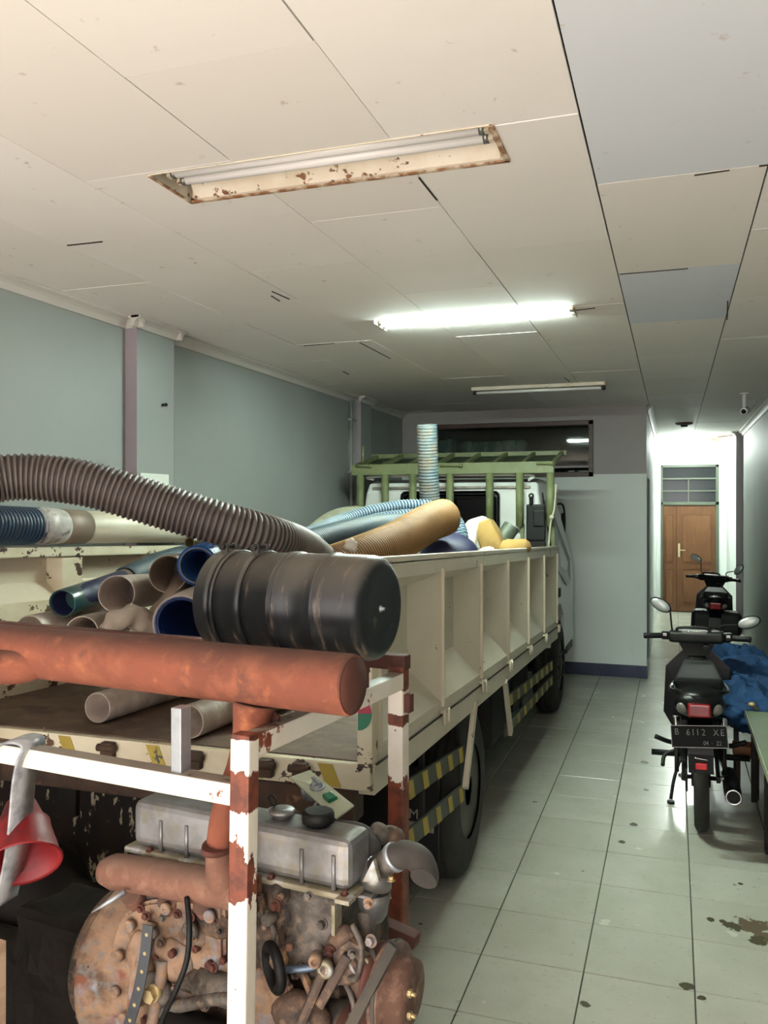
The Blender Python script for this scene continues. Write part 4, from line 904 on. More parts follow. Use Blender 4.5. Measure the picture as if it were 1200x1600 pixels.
# middle row: side cover, starter, filter
link('side_cover', G().bb(fl(282, 1522, .16), fl(402, 1470, .26), bev=.014, seg=3).rough(.006, 20), M['castsand'], en)
s0 = fl(290, 1528, .15); s1 = fl(400, 1545, .15)
sm_ = link('starter_motor', G().prof(s0, (1, 0, -.0), [(0, .018), (.002, .026), (.04, .026), (.042, .034), (.17, .034), (.175, .028)], seg=24), M['castgrey'], en)
link('starter_nut', G().bolt(s0+Vector((0, 0, 0)), (-1, 0, 0), .009, .012), M['brass'], sm_)
f0 = fl(262, 1612, .12)
link('oil_filter', G().prof(f0, (1, 0, 0), [(0, .03), (.006, .050), (.014, .054), (.20, .054), (.21, .048)], seg=28), M['black'], en)
link('side_pipe', G().tube([fl(250, 1580, .13), fl(300, 1568, .12), fl(352, 1560, .12), fl(420, 1575, .13)], .014, seg=12), M['castgrey'], en)
lump('casting_boss', 330, 1440, .16, .040, (1.6, .5, .8), M['cast'])
for u, v, r_ in ((330, 1505, .009), (352, 1498, .008), (310, 1480, .008)): boss('small_boss', u, v, .15, r_, .016, M['rustdark'])
# right of the near post
for u, v, y, r_, sc_, m_ in ((470, 1440, .18, .07, (1.5, .4, .8), 'castgrey'), (440, 1420, .17, .04, (.8, .7, 1.5), 'cast'), (480, 1490, .17, .05, (1.1, .6, 1), 'castgrey'), (425, 1480, .15, .05, (.8, .6, 1.2), 'cast'), (420, 1560, .14, .06, (1.1, .6, 1.1), 'castsand'), (470, 1590, .14, .06, (1.2, .7, .9), 'cast'), (545, 1490, .17, .045, (1, .8, 1.3), 'cast'), (575, 1560, .18, .05, (.8, .8, 1.4), 'cast')):
    lump('casting_lump', u, v, y, r_, sc_, M[m_], .012)
boss('hose_stub', 430, 1428, .13, .013, .03, M['castgrey'], d=(-.3, -1, -.3)); boss('small_boss', 441, 1400, .15, .007, .012, M['castsand'])
boss('hose_stub', 495, 1495, .12, .014, .03, M['castsand'], d=(.4, -1, .1)); boss('small_boss', 455, 1478, .13, .008, .012, M['rustpale'])
link('coiled_hose', G().torus(fl(428, 1512, .10), (.75, 1, .1), .042, .011, seg=30), M['black'], en)
link('oil_line', G().tube([fl(440, 1514, .11), fl(470, 1514, .12), fl(500, 1508, .13), fl(512, 1490, .14)], .008, seg=10), pm('blue steel line', '5c6a7c', rough=.3, metal=.6), en)
# gasket plate at the end of the head, bracket arm
link('end_bracket', G().bb(fl(523, 1463, .14), fl(529, 1405, .17)).bb(fl(523, 1411, .14), fl(556, 1400, .17)), M['aludust'], en)
link('bracket_arm', G().bar(fl(513, 1500, .12), fl(470, 1600, .10), .032, .020, bev=.009).bar(fl(545, 1490, .13), fl(500, 1570, .12), .026, .02, bev=.005), M['armbrown'], en)
ba = boss('arm_boss', 511, 1512, .115, .018, .014, M['aludust'])
link('arm_plate', G().poly([fl(545, 1470, .13), fl(582, 1492, .13), fl(576, 1510, .13), fl(552, 1535, .13), fl(528, 1540, .13), fl(520, 1490, .13)], (0, .02, 0)), M['armbrown'], en)
boss('small_boss', 574, 1500, .125, .008, .012, M['aludust'])
lump('casting_lump', 560, 1500, .15, .035, (1, .7, .8), M['aludust'], .01)
# thermostat housing with clamp and rubber elbow
th1 = link('thermostat_housing', G().bb(fl(552, 1396, .20), fl(616, 1376, .31), bev=.006).prof(fl(584, 1392, .255), (0, 0, -1), [(0, .036), (.02, .034), (.05, .028), (.062, .02)], seg=20), M['alu'], en)
link('housing_dome', G().prof(fl(584, 1378, .255), (.35, 0, 1), [(0, .040), (.02, .036), (.045, .027)], seg=20), M['alu'], th1)
link('gusset', G().poly([fl(566, 1378, .20), fl(583, 1344, .20), fl(592, 1378, .20)], (0, .012, 0)), M['aludust'], th1)
for u in (557, 611): link('housing_bolt', G().bolt(fl(u, 1376, .23), (0, 0, 1), .006), M['brass'], th1)
n0, n1 = fl(588, 1358, .25), fl(616, 1340, .245); dn = (n1-n0).normalized()
link('neck', G().cyl(n0, n1+dn*.01, .026), M['castgrey'], th1)
link('hose_clamp', G().prof(n1-dn*.004, dn, [(0, .0285), (0, .0305), (.012, .0305), (.012, .0285)], seg=28), M['galv'], th1)
link('rubber_elbow', G().tube([n1, fl(636, 1335, .24), fl(656, 1345, .22), fl(664, 1366, .20), fl(662, 1374, .19)], .028, seg=20), M['hoseblack'], en)
link('upper_pipe', G().tube([fl(470, 1312, .40), fl(520, 1300, .38), fl(562, 1305, .34), fl(578, 1325, .30), fl(572, 1350, .28)], .026, seg=18), M['hoseblack'], en)
lump('union', 590, 1302, .34, .024, (1, 1, 1), M['castgrey']); lump('union', 610, 1308, .36, .028, (1.2, 1, .9), M['cast'])
link('union_nut', G().cyl(fl(574, 1312, .33), fl(592, 1306, .33), .018, seg=6, smooth=False), M['alu'], en)
link('water_tube', G().tube([fl(572, 1425, .24), fl(572, 1450, .23), fl(566, 1475, .22)], .020, seg=16), M['castgrey'], en)
lump('pump_body', 565, 1478, .20, .036, (1, .8, .7), M['cast'], .008)
# pulley and belt
pc = fl(626, 1548, .16)
pu = link('pulley', G().prof(pc+Vector((-.035, 0, 0)), (1, 0, 0), [(0, .05), (0, .086), (.006, .088), (.012, .078), (.018, .088), (.024, .088), (.026, .07), (.060, .062), (.064, .03)], seg=44), pm('rusty pulley', '6a4c40', '4c382f', sc=14, rough=.7, c3='8a6c5a', bump=.3), en)
link('pulley_rear', G().prof(pc+Vector((-.055, 0, 0)), (1, 0, 0), [(0, .05), (0, .080), (.008, .080), (.012, .07), (.018, .078)], seg=40), M['rustdark'], en)
for dz_ in (.018, -.024, ): link('pulley_bolt', G().cyl(pc+Vector((.028, -.03, dz_)), pc+Vector((.046, -.03, dz_)), .004, seg=8).cyl(pc+Vector((.030, -.03, dz_)), pc+Vector((.037, -.03, dz_)), .008, seg=6, smooth=False), M['brass'], pu)
link('belt', G().tube([fl(618, 1482, .14), fl(608, 1474, .17)] + [fl(640, 1490, .14)][:0], .008).bar(fl(615, 1476, .10), fl(545, 1610, .06), .012, .022, up=(1, 0, .3), bev=.002), M['beltm'], en)
pq = pc+Vector((-.020, 0, 0)); link('belt_loop', G().torus(pq, (1, 0, 0), .085, .006, seg=40, n=8, a0=R_(-60), a1=R_(200)), M['beltm'], en)
link('crank_pulley', G().prof(fl(545, 1640, .16), (1, 0, 0), [(0, .04), (0, .10), (.012, .10), (.02, .09), (.028, .10), (.04, .10), (.04, .05)], seg=40), M['rustdark'], en)
link('alternator', G().prof(fl(500, 1600, .20), (1, 0, 0), [(0, .04), (.01, .062), (.09, .066), (.10, .05)], seg=28), M['castgrey'], en)
random.seed(21)
for i in range(34):
    u, v = random.uniform(408, 600), random.uniform(1395, 1600)
    c = fl(u, v, random.uniform(.125, .16)); d = Vector((random.uniform(-.4, .5), -1, random.uniform(-.3, .3)))
    k_ = random.random()
    if k_ < .5: link('bolt', G().bolt(c, d, random.uniform(.005, .009), .010), M[random.choice(('cast', 'castgrey', 'rustdark', 'castsand'))], en)
    elif k_ < .8: link('casting_rib', G().bar(c, c+Vector((random.uniform(-.05, .05), -.01, random.uniform(-.07, .07))), .014, .014, bev=.004), M['cast'], en)
    else: link('small_pipe', G().tube([c, c+Vector((.03, -.02, -.03)), c+Vector((.02, -.02, -.09)), c+Vector((-.03, .02, -.12))], .006, seg=8), M['castgrey'], en)
for i in range(16):
    u, v = random.uniform(200, 350), random.uniform(1420, 1600)
    c = fl(u, v, .135); link('bolt', G().bolt(c, (random.uniform(-.3, .3), -1, .1), random.uniform(.005, .008), .008), M[random.choice(('cast', 'castgrey', 'rustdark'))], en)
for u, v in ((128, 1545), (135, 1515), (124, 1578)): link('housing_slot', G().bb(fl(u, v, .12)-Vector((.006, .0, .010)), fl(u, v, .12)+Vector((.006, .02, .010)), bev=.003), M['black'], en)
# wiring and small fittings on top
link('wiring', G().tube([fl(398, 1275, .42), fl(425, 1266, .42), fl(455, 1268, .42), fl(470, 1280, .40), fl(475, 1310, .36)], .0085, seg=10), M['black'], en)
lump('fuel_pump', 448, 1282, .38, .040, (1.2, .8, .8), M['cast']); lump('fuel_pump', 412, 1285, .36, .030, (.8, .8, 1), M['castgrey'])
link('injector_line', G().tube([fl(405, 1305, .3), fl(415, 1270, .36), fl(440, 1262, .38), fl(465, 1290, .34)], .004, seg=8), M['galv'], en)
# black box and shaft added at far left, standing in for shade
link('shade_box', G().bb((bx-.40, .20, .40), (bx-.12, .42, .74), bev=.05, seg=3).rough(.03, 9, cuts=4), M['oily'], en)
link('shade_box_shaft', G().prof((bx-.40, .31, .58), (-1, 0, 0), [(0, .07), (.06, .06), (.07, .03), (.3, .03)], seg=20), M['oily'], en)
for v in (1,):
    link('engine_foot', G().bb((bx+.02, .17, .16), (bx+.10, .24, .45), bev=.004), M['rustdark'], en); link('engine_foot', G().bb((c1.x-.14, .17, .16), (c1.x-.06, .24, .45), bev=.004), M['rustdark'], en)
# ---------------------------------------------------------------- control plate
cpn = [fl(453, 1214, .46), fl(484, 1203, .50), fl(553, 1258, .40), fl(525, 1279, .36)]
M['plate'] = pm('pale green grey plate', 'b9c0a8', 'a8ae96', sc=4, rough=.45)
cen = sum(cpn, Vector())/4; nn = (cpn[1]-cpn[0]).cross(cpn[3]-cpn[0]).normalized()
if nn.z < 0: nn = -nn
pl = thing('control_plate', 'pale green control plate with key switch and green button, above the engine', 'control panel', (P0.x, P0.y, 0), rz=RZ, local=True)
link('plate', G().poly(cpn, nn*-.004), M['plate'], pl)
ux, uy = (cpn[3]-cpn[0]).normalized(), (cpn[1]-cpn[0]).normalized()
q = cen-ux*.025; link('key_switch', G().prof(q, nn, [(0, .016), (.006, .016), (.008, .010), (.018, .009)], seg=20), M['galv'], pl)
link('key', G().box(q+nn*.028+ux*.014-uy*.004, (.035, .008, .004), rot=Matrix((ux, uy, nn)).transposed()).torus(q+nn*.020+ux*.03-uy*.008, nn, .013, .003, seg=18, n=6), M['galv'], pl)
q = cen+ux*.040; link('green_button', G().box(q+nn*.006, (.030, .024, .012), rot=Matrix((ux, uy, nn)).transposed(), bev=.003), pm('green plastic', '1f6a4c', rough=.4), pl)
q = cen-ux*.055; link('gauge_can', G().prof(q-nn*.004, -nn, [(0, .025), (.035, .025), (.038, .020)], seg=24), M['galv'], pl)
link('stay', G().cyl(cen-nn*.004, fl(476, 1286, .36), .003), M['galv'], pl)
link('stay', G().cyl(cen-nn*.004+ux*.05, fl(530, 1300, .37), .004), M['black'], pl)
# ---------------------------------------------------------------- black canister on the frame
M['drum'] = pm('scuffed black paint', '17191c', '202226', sc=4, rough=.38, bump=.05, chips=('7a6a5a', '4a4038'), csc=7, clo=.55, chi=.66, stretch=(5, .9, .9), dust_shade='6a645a')
dm = thing('air_canister', 'big black steel canister lying on the frame behind the rusty muffler', 'canister', (P0.x, P0.y, 0), rz=RZ, local=True)
dx0, dx1, dy, dz_, r = -.385, .090, .455, 1.538, .1265
L = dx1-dx0
link('shell', G().prof((dx0, dy, dz_), (1, 0, 0), [(0, .02), (0, r-.012), (.010, r), (L*.47, r), (L*.475, r+.004), (L*.485, r+.004), (L*.49, r-.002), (L*.50, r-.002), (L*.505, r+.004), (L*.515, r+.004), (L*.52, r), (L*.72, r), (L*.725, r+.004), (L*.735, r+.004), (L*.74, r), (L-.030, r), (L-.014, r-.004), (L-.004, r-.014), (L, r-.026), (L-.003, r-.06), (L-.003, .0)], seg=64, caps=False), M['drum'], dm)
for x, wd in ((dx0+.035, .022), (dx0+.060, .010), (dx0+.130, .020)):
    bd = link('clamp_band', G().prof((x, dy, dz_), (1, 0, 0), [(0, r), (.001, r+.005), (wd-.001, r+.005), (wd, r)], seg=64), M['drum'], dm)
for x in (dx0+.045, dx0+.140):
    for s_ in (-.012, .014):
        link('clamp_lug', G().bb((x-.008, dy-.02+s_*1.6-.005, dz_+r-.003), (x+.009, dy-.02+s_*1.6+.005, dz_+r+.022), bev=.003).cyl((x, dy-.05, dz_+r+.014), (x, dy+.02, dz_+r+.014), .005, seg=10).cyl((x, dy-.056, dz_+r+.014), (x, dy-.048, dz_+r+.014), .009, seg=6, smooth=False), M['hoseblack'], dm)
link('drain_valve', G().prof((dx1-.003, dy-.01, dz_+.0), (1, 0, 0), [(0, .008), (.004, .008), (.006, .004), (.012, .004)], seg=12), M['galv'], dm)
link('cradle', G().bb((dx0+.03, dy-.05, 1.375), (dx0+.07, dy+.05, 1.415)), M['rustdark'], dm); link('cradle', G().bb((dx1-.10, dy-.05, 1.375), (dx1-.06, dy+.05, 1.415)), M['rustdark'], dm)
link('cross_bearer', G().bb((-1.62, dy-.06, 1.332), (T/2, dy-.03, 1.375)), M['rustdark'], fr); link('cross_bearer', G().bb((-1.62, dy+.03, 1.332), (T/2, dy+.06, 1.375)), M['rustdark'], fr)
# ---------------------------------------------------------------- small things at the left edge
def lsolo(name, g, mt, *a, **k):
    g.bm.transform(Matrix.Translation((P0.x, P0.y, 0)) @ Matrix.Rotation(RZ, 4, 'Z')); return solo(name, g, mt, *a, **k)
P_ = resample(catmull([fl(-22, 1185, -.012), fl(-4, 1168, -.012), fl(18, 1163, -.012), fl(33, 1170, -.018), fl(24, 1192, -.018), fl(17, 1230, -.016), fl(12, 1290, -.014), fl(4, 1350, -.012), fl(-12, 1420, -.01)], 8), .01)[0]
g = G()
for a_, b_ in zip(P_, P_[1:]): g.quad(a_, a_+Vector((-.012, .075, 0)), b_+Vector((-.012, .075, 0)), b_)
bmesh.ops.remove_doubles(g.bm, verts=g.bm.verts[:], dist=.0002); bmesh.ops.solidify(g.bm, geom=g.bm.faces[:], thickness=.006)
for f in g.bm.faces: f.smooth = True
lsolo('hanging_strap', g, pm('silver grey strap', 'b4b6ba', '8c9096', sc=5, rough=.35, c3='6a6e74'), 'silver-grey strap draped over the white cross bar at the left edge', 'strap')
fa, fb = fl(22, 1262, .13), fl(36, 1350, .02); d = (fb-fa).normalized()
d = Vector((.62, -.50, -.62)).normalized(); fa = fb-d*.16
g = G().loft([(fa, .034), (fa+d*.06, .056), (fa+d*.062, .064), (fa+d*.076, .065), (fa+d*.152, .082), (fa+d*.158, .087), (fa+d*.162, .085), (fa+d*.156, .078), (fa+d*.07, .056), (fa+d*.02, .028)], d, seg=36)
lsolo('red_funnel', g, pm('worn red plastic', '84161c', '701218', sc=5, rough=.5, c3='520e12'), 'red plastic funnel hanging below the strap at the left edge', 'funnel')
lsolo('wooden_plank', G().bb(fl(-60, 1640, -.10), fl(9, 1470, -.08)).rough(.001, 20), pm('bare pale wood', 'c0a48c', 'a88c74', stretch=(1, 1, 6), rough=.8), 'bare wooden plank standing at the bottom left corner', 'plank')
for f in range(1): pass
g = G().sph((-2.0, 2.12, .34), .42, (1.5, .62, .95), u=30, v=18).rough(.09, 5).rough(.02, 18)  # heap added to cover lit floor where deep shade belongs
solo('dark_fill_heap', g, M['oily'], 'dark heap added on the floor behind the engine at the left, filling in for shade', 'heap')
# ================================================================ MOTORCYCLES
M['bikeblack'] = pm('black motorcycle plastic', '0a0b0c', rough=.35, bump=0, spec=.25)
M['bikeseat'] = pm('black seat vinyl', '131415', '0f1011', rough=.6, spec=.15, bump=.1)
M['bikegrey'] = pm('dark grey metal', '1a1a19', '121212', sc=14, rough=.5, metal=.3)
M['chrome'] = pm('chrome', 'd0d2d4', rough=.15, metal=1, bump=0)
M['redlens'] = pm('red lens', '8a0f16', rough=.12, bump=0, coat=.5)
M['reflector'] = pm('red reflector', 'd8242c', rough=.2, bump=0)
M['clearlens'] = pm('smoky clear lens', '6a6862', rough=.15, bump=0)
M['mirror'] = pm('mirror glass', 'b4b8b6', rough=.35, metal=.5, bump=0)
M['platem'] = pm('black number plate', '0d0e0f', rough=.6, bump=0, spec=.15)
M['platetext'] = pm('faded plate lettering', '6e706e', '4a4c4c', sc=40, rough=.5, bump=0)
def motorcycle(label, loc, rz, lean, turn, plate=None, bag=False, mirrors=((-.22, .20, -.25), (.32, .10, .15))):
    b = thing('motorcycle', label, 'motorcycle', loc, 'motorcycles parked along the right side', rz, local=True)
    b.rotation_euler = (0, lean, rz)
    P = lambda n, g, m, par=None: link(n, g, M[m], par or b)
    def whl(y, g_m=None):
        nm = 'rear_tyre' if y < .5 else 'front_tyre'
        g = G().torus((0, y, .284), (1, 0, 0), .246, .038, seg=48, n=14, sqz=1.05)
        if g_m: g.bm.transform(g_m)
        t_ = P(nm, g, 'rubber')
        for nm2, g, m in (('rim', G().torus((0, y, .284), (1, 0, 0), .208, .017, seg=44, n=8), 'chrome'), ('hub', G().cyl((-.05, y, .284), (.05, y, .284), .05).cyl((-.09, y, .284), (.09, y, .284), .012), 'bikegrey')):
            if g_m: g.bm.transform(g_m)
            P(nm2, g, m, t_)
        g = G()
        for k in range(18):
            a = k*math.pi/9; g.cyl((.03*(-1)**k, y+.045*math.cos(a+.3), .284+.045*math.sin(a+.3)), (0, y+.2*math.cos(a), .284+.2*math.sin(a)), .0018, seg=5, caps=False)
        if g_m: g.bm.transform(g_m)
        q = P('spokes', g, 'chrome', t_); q['kind'] = 'stuff'
    whl(0.)
    for s in (-1, 1):
        sh = P('shock_absorber', G().cyl((s*.125, .02, .30), (s*.125, .09, .50), .012), 'bikegrey')
        P('shock_sleeve', G().prof((s*.125, .07, .46), (0, .02, .1), [(0, .018), (.01, .021), (.13, .021), (.14, .016)], seg=18), 'chrome', sh)
        P('swing_arm', G().bar((s*.09, -.03, .284), (s*.09, .48, .33), .022, .035, bev=.004), 'bikegrey')
        P('axle_nut', G().bolt((s*.10, 0, .284), (s, 0, 0), .012, .014), 'chrome')
    # rear fender: arc, then a flap hanging behind the tyre
    pr = [(math.cos(R_(a))*.315, math.sin(R_(a))*.315) for a in range(20, 160, 10)]; g = G()
    Q = [(0-c, .284+s_) for c, s_ in pr][::-1]; Q = [(-.345, .335), (-.352, .43), (-.335, .55)] if False else Q
    pts = [(-.325, .40), (-.330, .50), (-.30, .60), (-.22, .66), (-.08, .655), (.08, .60), (.20, .52)]
    for (y0, z0), (y1, z1) in zip(pts, pts[1:]):
        g.quad((-.062, y0, z0), (.062, y0, z0), (.062, y1, z1), (-.062, y1, z1))
        for s in (-1, 1): g.quad((s*.062, y0, z0), (s*.062, y1, z1), (s*.062, y1+.012, z1-.035), (s*.062, y0+.035, z0-.0))
    bmesh.ops.remove_doubles(g.bm, verts=g.bm.verts[:], dist=.0005); fe = P('rear_fender', g, 'bikeblack')
    P('reflector', G().bb((-.026, -.342, .425), (.030, -.330, .457), bev=.004), 'reflector', fe)
    P('fender_scuff', G().tube([(-.03, -.345, .485), (0, -.346, .482), (.035, -.345, .478)], .002, seg=6), 'chrome', fe)
    if plate:
        pm_ = Matrix.Translation((-.005, -.36, .60)) @ Matrix.Rotation(R_(-3), 4, 'Y') @ Matrix.Rotation(R_(-14), 4, 'X')
        g = G().box((0, 0, 0), (.275, .003, .112), bev=.001); g.bm.transform(pm_); np_ = P('number_plate', g, 'platem')
        g = G()
        for lo, hi in (((-.1375, -.0028, .0525), (.1375, .002, .056)), ((-.1375, -.0028, -.056), (.1375, .002, -.0525)), ((-.1375, -.0028, -.056), (-.134, .002, .056)), ((.134, -.0028, -.056), (.1375, .002, .056))): g.bb(lo, hi)
        g.bm.transform(pm_); P('plate_rim', g, 'clearlens', np_)
        for tx, x, z, sz in plate:
            g = text_g(tx, sz, .0008, pm_ @ Matrix.Translation((x, -.003, z)) @ Matrix.Rotation(R_(90), 4, 'X') @ Matrix.Diagonal((.85, 1, 1, 1))); q = P('plate_lettering', g, 'platetext', np_)
    tl = P('tail_lamp', G().sph((0, -.25, .745), .1, (1.28, .95, .78), u=28, v=16), 'bikeblack')
    P('lamp_lens', G().bb((-.060, -.355, .695), (.056, -.29, .765), bev=.012, seg=3), 'redlens', tl)
    for s in (-1, 1): P('indicator_lens', G().sph((s*.082, -.30, .732), .034, (.95, 1, .95), u=18, v=10), 'clearlens', tl)
    P('tail_cowl', G().sph((0, -.12, .79), .12, (1.1, 1.75, .42), u=26, v=14), 'bikeblack')
    P('grab_rail', G().tube([(-.13, .14, .78), (-.145, -.05, .79), (-.13, -.20, .80), (0, -.26, .81), (.13, -.20, .80), (.145, -.05, .79), (.13, .14, .78)], .010, seg=10), 'bikeblack')
    P('rail_bolt', G().cyl((-.15, -.06, .77), (-.13, -.06, .81), .012, seg=8), 'chrome')
    g = G().bb((-.125, -.19, .80), (.125, .50, .865), bev=.03, seg=4)
    for v in g.bm.verts:
        t = max(0, (v.co.y-.0)/.5); v.co.x *= 1-.30*t; v.co.z -= .05*math.sin(min(1, t)*math.pi)
    P('seat', g, 'bikeseat')
    for s in (-1, 1): P('side_panel', G().poly([(s*.09, -.16, .79), (s*.095, .25, .77), (s*.08, .52, .69), (s*.08, .50, .48), (s*.10, .20, .55), (s*.09, -.10, .70)], (-s*.025, 0, 0)), 'bikeblack')
    # engine, exhaust, chain, pegs
    eg = P('engine', G().bb((-.13, .42, .27), (.13, .78, .45), bev=.05, seg=3).cyl((0, .7, .38), (0, .95, .42), .062), 'bikegrey')
    P('crankcase_cover', G().cyl((-.15, .58, .36), (.15, .58, .36), .085), 'bikegrey', eg)
    P('exhaust_pipe', G().tube([(.03, .92, .36), (.08, .90, .24), (.13, .60, .20), (.15, .35, .22)], .014, seg=12), 'chrome')
    mf_ = P('exhaust_muffler', G().prof((.155, .36, .225), (0, -1, .09), [(0, .016), (.05, .036), (.08, .042), (.55, .044), (.60, .040), (.66, .034)], seg=26), 'bikegrey')
    P('muffler_tip', G().prof(Vector((.155, .36, .225))+Vector((0, -1, .09)).normalized()*.655, (0, -1, .09), [(-.01, .030), (.0, .040), (.012, .040), (.016, .036), (.010, .030), (-.01, .030)], seg=28, caps=False), 'chrome', mf_)
    P('muffler_bore', G().cyl(Vector((.155, .36, .225))+Vector((0, -1, .09)).normalized()*.655, Vector((.155, .36, .225))+Vector((0, -1, .09)).normalized()*.664, .028), 'black', mf_)
    P('chain', G().torus((-.075, 0, .284), (1, 0, 0), .075, .007, seg=36, n=6).bar((-.075, 0, .36), (-.075, .55, .40), .012, .012).bar((-.075, 0, .21), (-.075, .55, .32), .012, .012), 'bikegrey')
    P('chain_guard', G().bar((-.09, -.06, .385), (-.09, .45, .42), .03, .02, bev=.004), 'bikeblack')
    for s in (-1, 1):
        P('rear_peg', G().tube([(s*.12, .18, .42), (s*.17, .12, .44), (s*.24, .10, .47)], .014, seg=10), 'blackplastic')
        P('foot_peg', G().cyl((s*.10, .50, .27), (s*.28, .50, .27), .018), 'blackplastic')
    P('gear_lever', G().tube([(-.13, .10, .40), (-.19, .08, .37), (-.20, .02, .33)], .011, seg=8), 'blackplastic')
    P('side_stand', G().tube([(-.11, .46, .26), (-.15, .40, .14), (-.17, .37, .03)], .010, seg=8).cyl((-.17, .37, .0), (-.17, .37, .02), .022), 'bikegrey')
    P('frame_tunnel', G().bar((0, .45, .62), (0, .98, .52), .11, .13, bev=.03), 'bikeblack')
    P('frame_tunnel', G().bar((0, .98, .52), (0, 1.02, .80), .12, .12, bev=.03), 'bikeblack')
    g = G().poly([(-.04, 1.0, .88), (-.20, .98, .72), (-.22, .97, .42), (-.14, .95, .28), (-.03, .97, .40), (.03, .97, .40), (.14, .95, .28), (.22, .97, .42), (.20, .98, .72), (.04, 1.0, .88)], (0, .025, 0))
    P('leg_shield', g, 'bikeblack')
    P('luggage_hook', G().tube([(-.05, .92, .72), (-.06, .87, .66), (.06, .87, .66), (.05, .92, .72)], .006, seg=8), 'chrome')
    # steering: everything turned about the head
    S = Matrix.Translation((0, 1.0, 0)) @ Matrix.Rotation(turn, 4, 'Z') @ Matrix.Translation((0, -1.0, 0))
    whl(1.22, S)
    def Sg(n, g, m, par=None): g.bm.transform(S); return P(n, g, m, par)
    for s in (-1, 1): Sg('fork_leg', G().cyl((s*.075, 1.22, .284), (s*.06, 1.03, .80), .019), 'chrome')
    g = G()
    fp_ = [(1.22+.30*math.cos(R_(a)), .284+.30*math.sin(R_(a))) for a in range(10, 181, 17)]
    for (y0, z0), (y1, z1) in zip(fp_, fp_[1:]): g.quad((-.06, y0, z0), (.06, y0, z0), (.06, y1, z1), (-.06, y1, z1))
    bmesh.ops.remove_doubles(g.bm, verts=g.bm.verts[:], dist=.0005); bmesh.ops.solidify(g.bm, geom=g.bm.faces[:], thickness=.004); Sg('front_fender', g, 'bikeblack')
    g = G().bb((-.175, .90, .885), (.175, 1.03, .965), bev=.035, seg=4).poly([(-.07, .95, .80), (.07, .95, .80), (.12, .95, .90), (-.12, .95, .90)], (0, .09, 0))
    hc = Sg('handlebar_cover', g, 'bikegrey' if not bag else 'bikeblack')
    Sg('headlamp', G().sph((0, 1.05, .90), .08, (1.1, .6, .9)), 'clearlens', hc)
    Sg('meter_hood', G().tube([(-.12, .93, .955), (-.10, .925, .985), (.06, .925, .985), (.09, .93, .955)], .010, seg=10), 'bikegrey', hc)
    Sg('meter', G().bb((-.09, .905, .925), (.07, .93, .965), bev=.008), 'clearlens', hc)
    Sg('ignition_lock', G().cyl((.06, .90, .86), (.06, .95, .87), .016), 'chrome', hc)
    for s in (-1, 1):
        gr = Sg('grip', G().prof((s*.215, .955, .925), (s, -.18, -.03), [(0, .016), (.005, .019), (.10, .018), (.115, .020), (.12, .014)], seg=18), 'blackplastic')
        Sg('switch_block', G().bb((s*.17, .935, .90), (s*.22, .985, .955), bev=.01), 'bikeblack', gr)
        Sg('switch_button', G().bb((s*.182, .926, .925), (s*.210, .938, .945), bev=.003), 'chrome', gr)
        Sg('lever', G().tube([(s*.18, 1.0, .925), (s*.25, 1.02, .925), (s*.33, .985, .915)], .007, seg=8), 'chrome' if bag else 'bikegrey', gr)
    for (mx_, mz_, tl_), s in zip(mirrors, (-1, 1)):
        st_ = Sg('mirror_stem', G().tube([(s*.15, .965, .95), (s*.155, .955, 1.0), (mx_+(.06 if s < 0 else -.06), .95, .94+mz_*.72)], .006, seg=8), 'bikegrey')
        R2 = Matrix.Rotation(tl_*4, 3, 'Y')
        Sg('mirror_shell', G().sph((mx_, .95, .93+mz_), .065, (1.15, .28, .62), rot=Matrix.Rotation(-tl_*2.2 if s < 0 else -tl_*2.2, 3, 'Y'), u=24, v=14), 'blackplastic', st_)
        Sg('mirror_glass', G().sph((mx_, .945, .93+mz_), .060, (1.13, .27, .60), rot=Matrix.Rotation(-tl_*2.2, 3, 'Y'), u=24, v=14), 'mirror', st_)
    if bag:
        P('pannier', G().bb((-.24, -.25, .40), (.27, .05, .66), bev=.07, seg=4), 'blackplastic')
    return b
motorcycle('black step-through motorcycle nearest the camera, its number plate facing us', (.150, 5.02, 0), R_(-1.0), R_(-1.2), R_(-4),
    plate=(('B', -.108, .022, .046), ('6', -.052, .020, .046), ('1', -.028, .020, .046), ('1', -.006, .020, .046), ('2', .022, .020, .046), ('X', .082, .020, .046), ('E', .112, .020, .046), ('04', .030, -.033, .030), ('.', .060, -.026, .030), ('22', .092, -.033, .030)))
motorcycle('second motorcycle farther down by the corridor, with turned handlebars and a black pannier', (.41, 10.0, 0), R_(-2), R_(2), R_(-24), bag=True, mirrors=((-.22, .22, -.2), (.30, .12, .4)))
# ---------------------------------------------------------------- blue bundles beside the motorcycle
M['bluecloth'] = pm('dark blue cloth', '17426e', '12345a', sc=6, rough=.85, bump=.5, bsc=25)
for (c, r_, sc_, lb) in ((at(1152, 1040, 6.75), .31, (1.05, 1.0, .42), 'dark blue cloth bundle farthest back on the pile right of the motorcycle'), (at(1180, 1065, 6.25), .30, (1.0, .95, .5), 'dark blue cloth bundle in the middle of the pile right of the motorcycle'), (at(1164, 1100, 5.95), .27, (1.05, .9, .55), 'dark blue cloth bundle nearest the green table')):
    g = G().sph((0, 0, 0), r_, sc_, u=110, v=64); g.rough(.07, 5); g.rough(.035, 14); g.rough(.012, 38)
    for v in g.bm.verts: v.co.x = min(v.co.x, XR-.02-c.x)
    g.bm.transform(Matrix.Translation(c)); solo('blue_bundle', g, M['bluecloth'], lb, 'bundle', 'dark blue cloth bundles')
th = thing('low_stand', 'low dark steel rack carrying the dark blue bundles', 'stand', (.62, 6.35, 0))
link('stand_top', G().bb((.33, 5.75, .44), (.90, 7.05, .47)), M['chassis'], th)
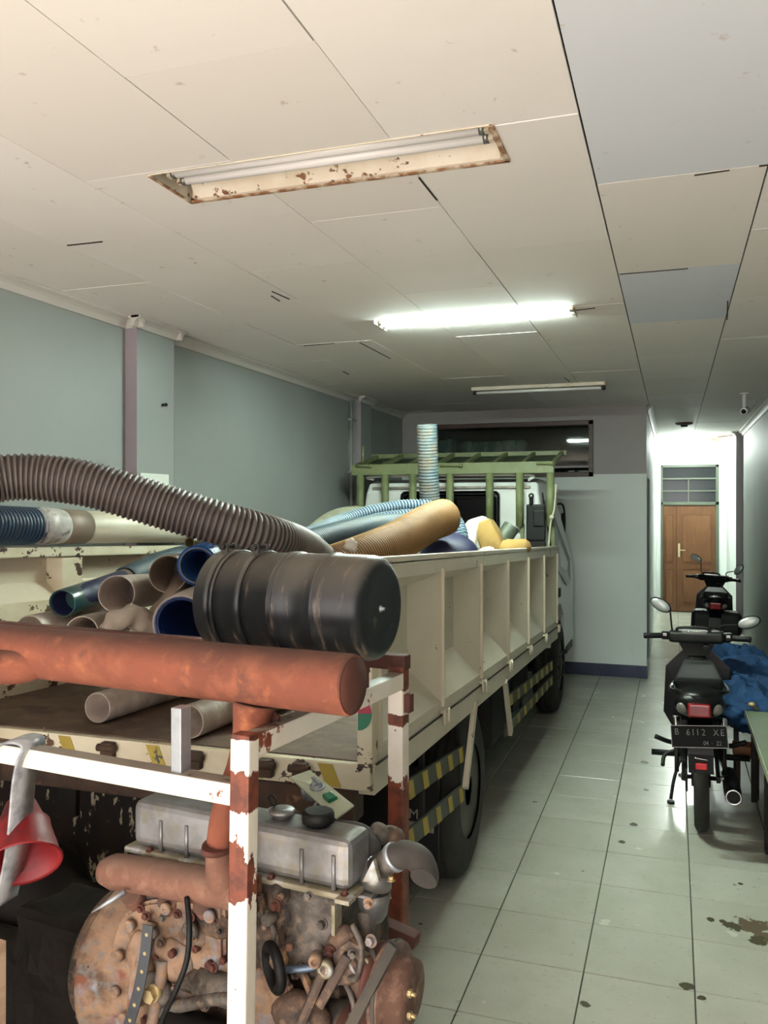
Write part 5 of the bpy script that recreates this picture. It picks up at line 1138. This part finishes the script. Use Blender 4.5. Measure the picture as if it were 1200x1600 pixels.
for x in (.36, .86):
    for y in (5.78, 7.0): link('leg', G().bb((x, y, 0), (x+.03, y+.03, .44)), M['chassis'], th)
p = at(1175, 1101, 5.66)
solo('spray_nozzle', G().sph(p, .02, (1.2, 1, .8)).cyl(p, p+Vector((.03, 0, -.03)), .01), M['brass'], 'small pale fitting lying on the blue bundle nearest the table', 'fitting')
# ---------------------------------------------------------------- green table at the right edge
M['greentop'] = pm('sage green laminate', '7a8a66', '70805e', sc=3, rough=.25, bump=.02)
tb = thing('green_table', 'low green-topped table at the right edge of the picture', 'table', (.66, 4.8, 0))
link('table_top', G().bb((.412, 4.0, .525), (.92, 5.57, .55), bev=.003), M['greentop'], tb)
link('edge_band', G().bb((.408, 3.998, .520), (.414, 5.572, .553), bev=.001), pm('pale edge band', '9aa886', rough=.4), tb)
for x in (.44, .86):
    for y in (4.72, 5.50): link('leg', G().bb((x, y, .02), (x+.035, y+.035, .525), bev=.003), M['chassis'], tb)
link('apron', G().bb((.47, 4.05, .43), (.50, 5.52, .525)), M['chassisrust'], tb); link('stretcher', G().bb((.44, 4.70, .02), (.90, 4.76, .045), bev=.004), M['chassis'], tb)
solo('paper_sheet', G().bb((.53, 4.95, .5505), (.70, 5.15, .552)), M['tube_off'], 'white sheet of paper on the green table', 'paper')
cr = thing('wooden_stool', 'small orange-brown wooden stool under the far end of the green table', 'stool', (.50, 6.0, 0))
a, b = at(1146, 1172, 5.62), at(1192, 1172, 5.62)
link('seat', G().bb((a.x, 5.60, a.z-.045), (b.x, 5.74, a.z+.03), bev=.004), pm('orange brown wood', '8a5a30', '764a28', stretch=(.4, 3, 3), rough=.5), cr)
for x in (a.x+.02, b.x-.04):
    for y in (5.62, 5.70): link('leg', G().bb((x, y, 0), (x+.02, y+.02, a.z-.045)), M['chassisrust'], cr)
# small grey grate by the wall corner, beyond the first motorcycle
p = at(1078, 1036, 7.0)
gt = thing('wire_basket', 'small grey wire basket on the floor beyond the handlebars', 'basket', (.22, 7.45, 0))
g = G()
for k in range(7):
    x = .10+.04*k; g.cyl((x, 7.35, .01), (x, 7.35, .2), .003, seg=6).cyl((x, 7.55, .01), (x, 7.55, .2), .003, seg=6)
for k in range(5):
    z = .01+.047*k; g.cyl((.10, 7.35, z), (.34, 7.35, z), .003, seg=6).cyl((.10, 7.55, z), (.34, 7.55, z), .003, seg=6)
q = link('wire_grid', g, M['galv'], gt); q['kind'] = 'stuff'
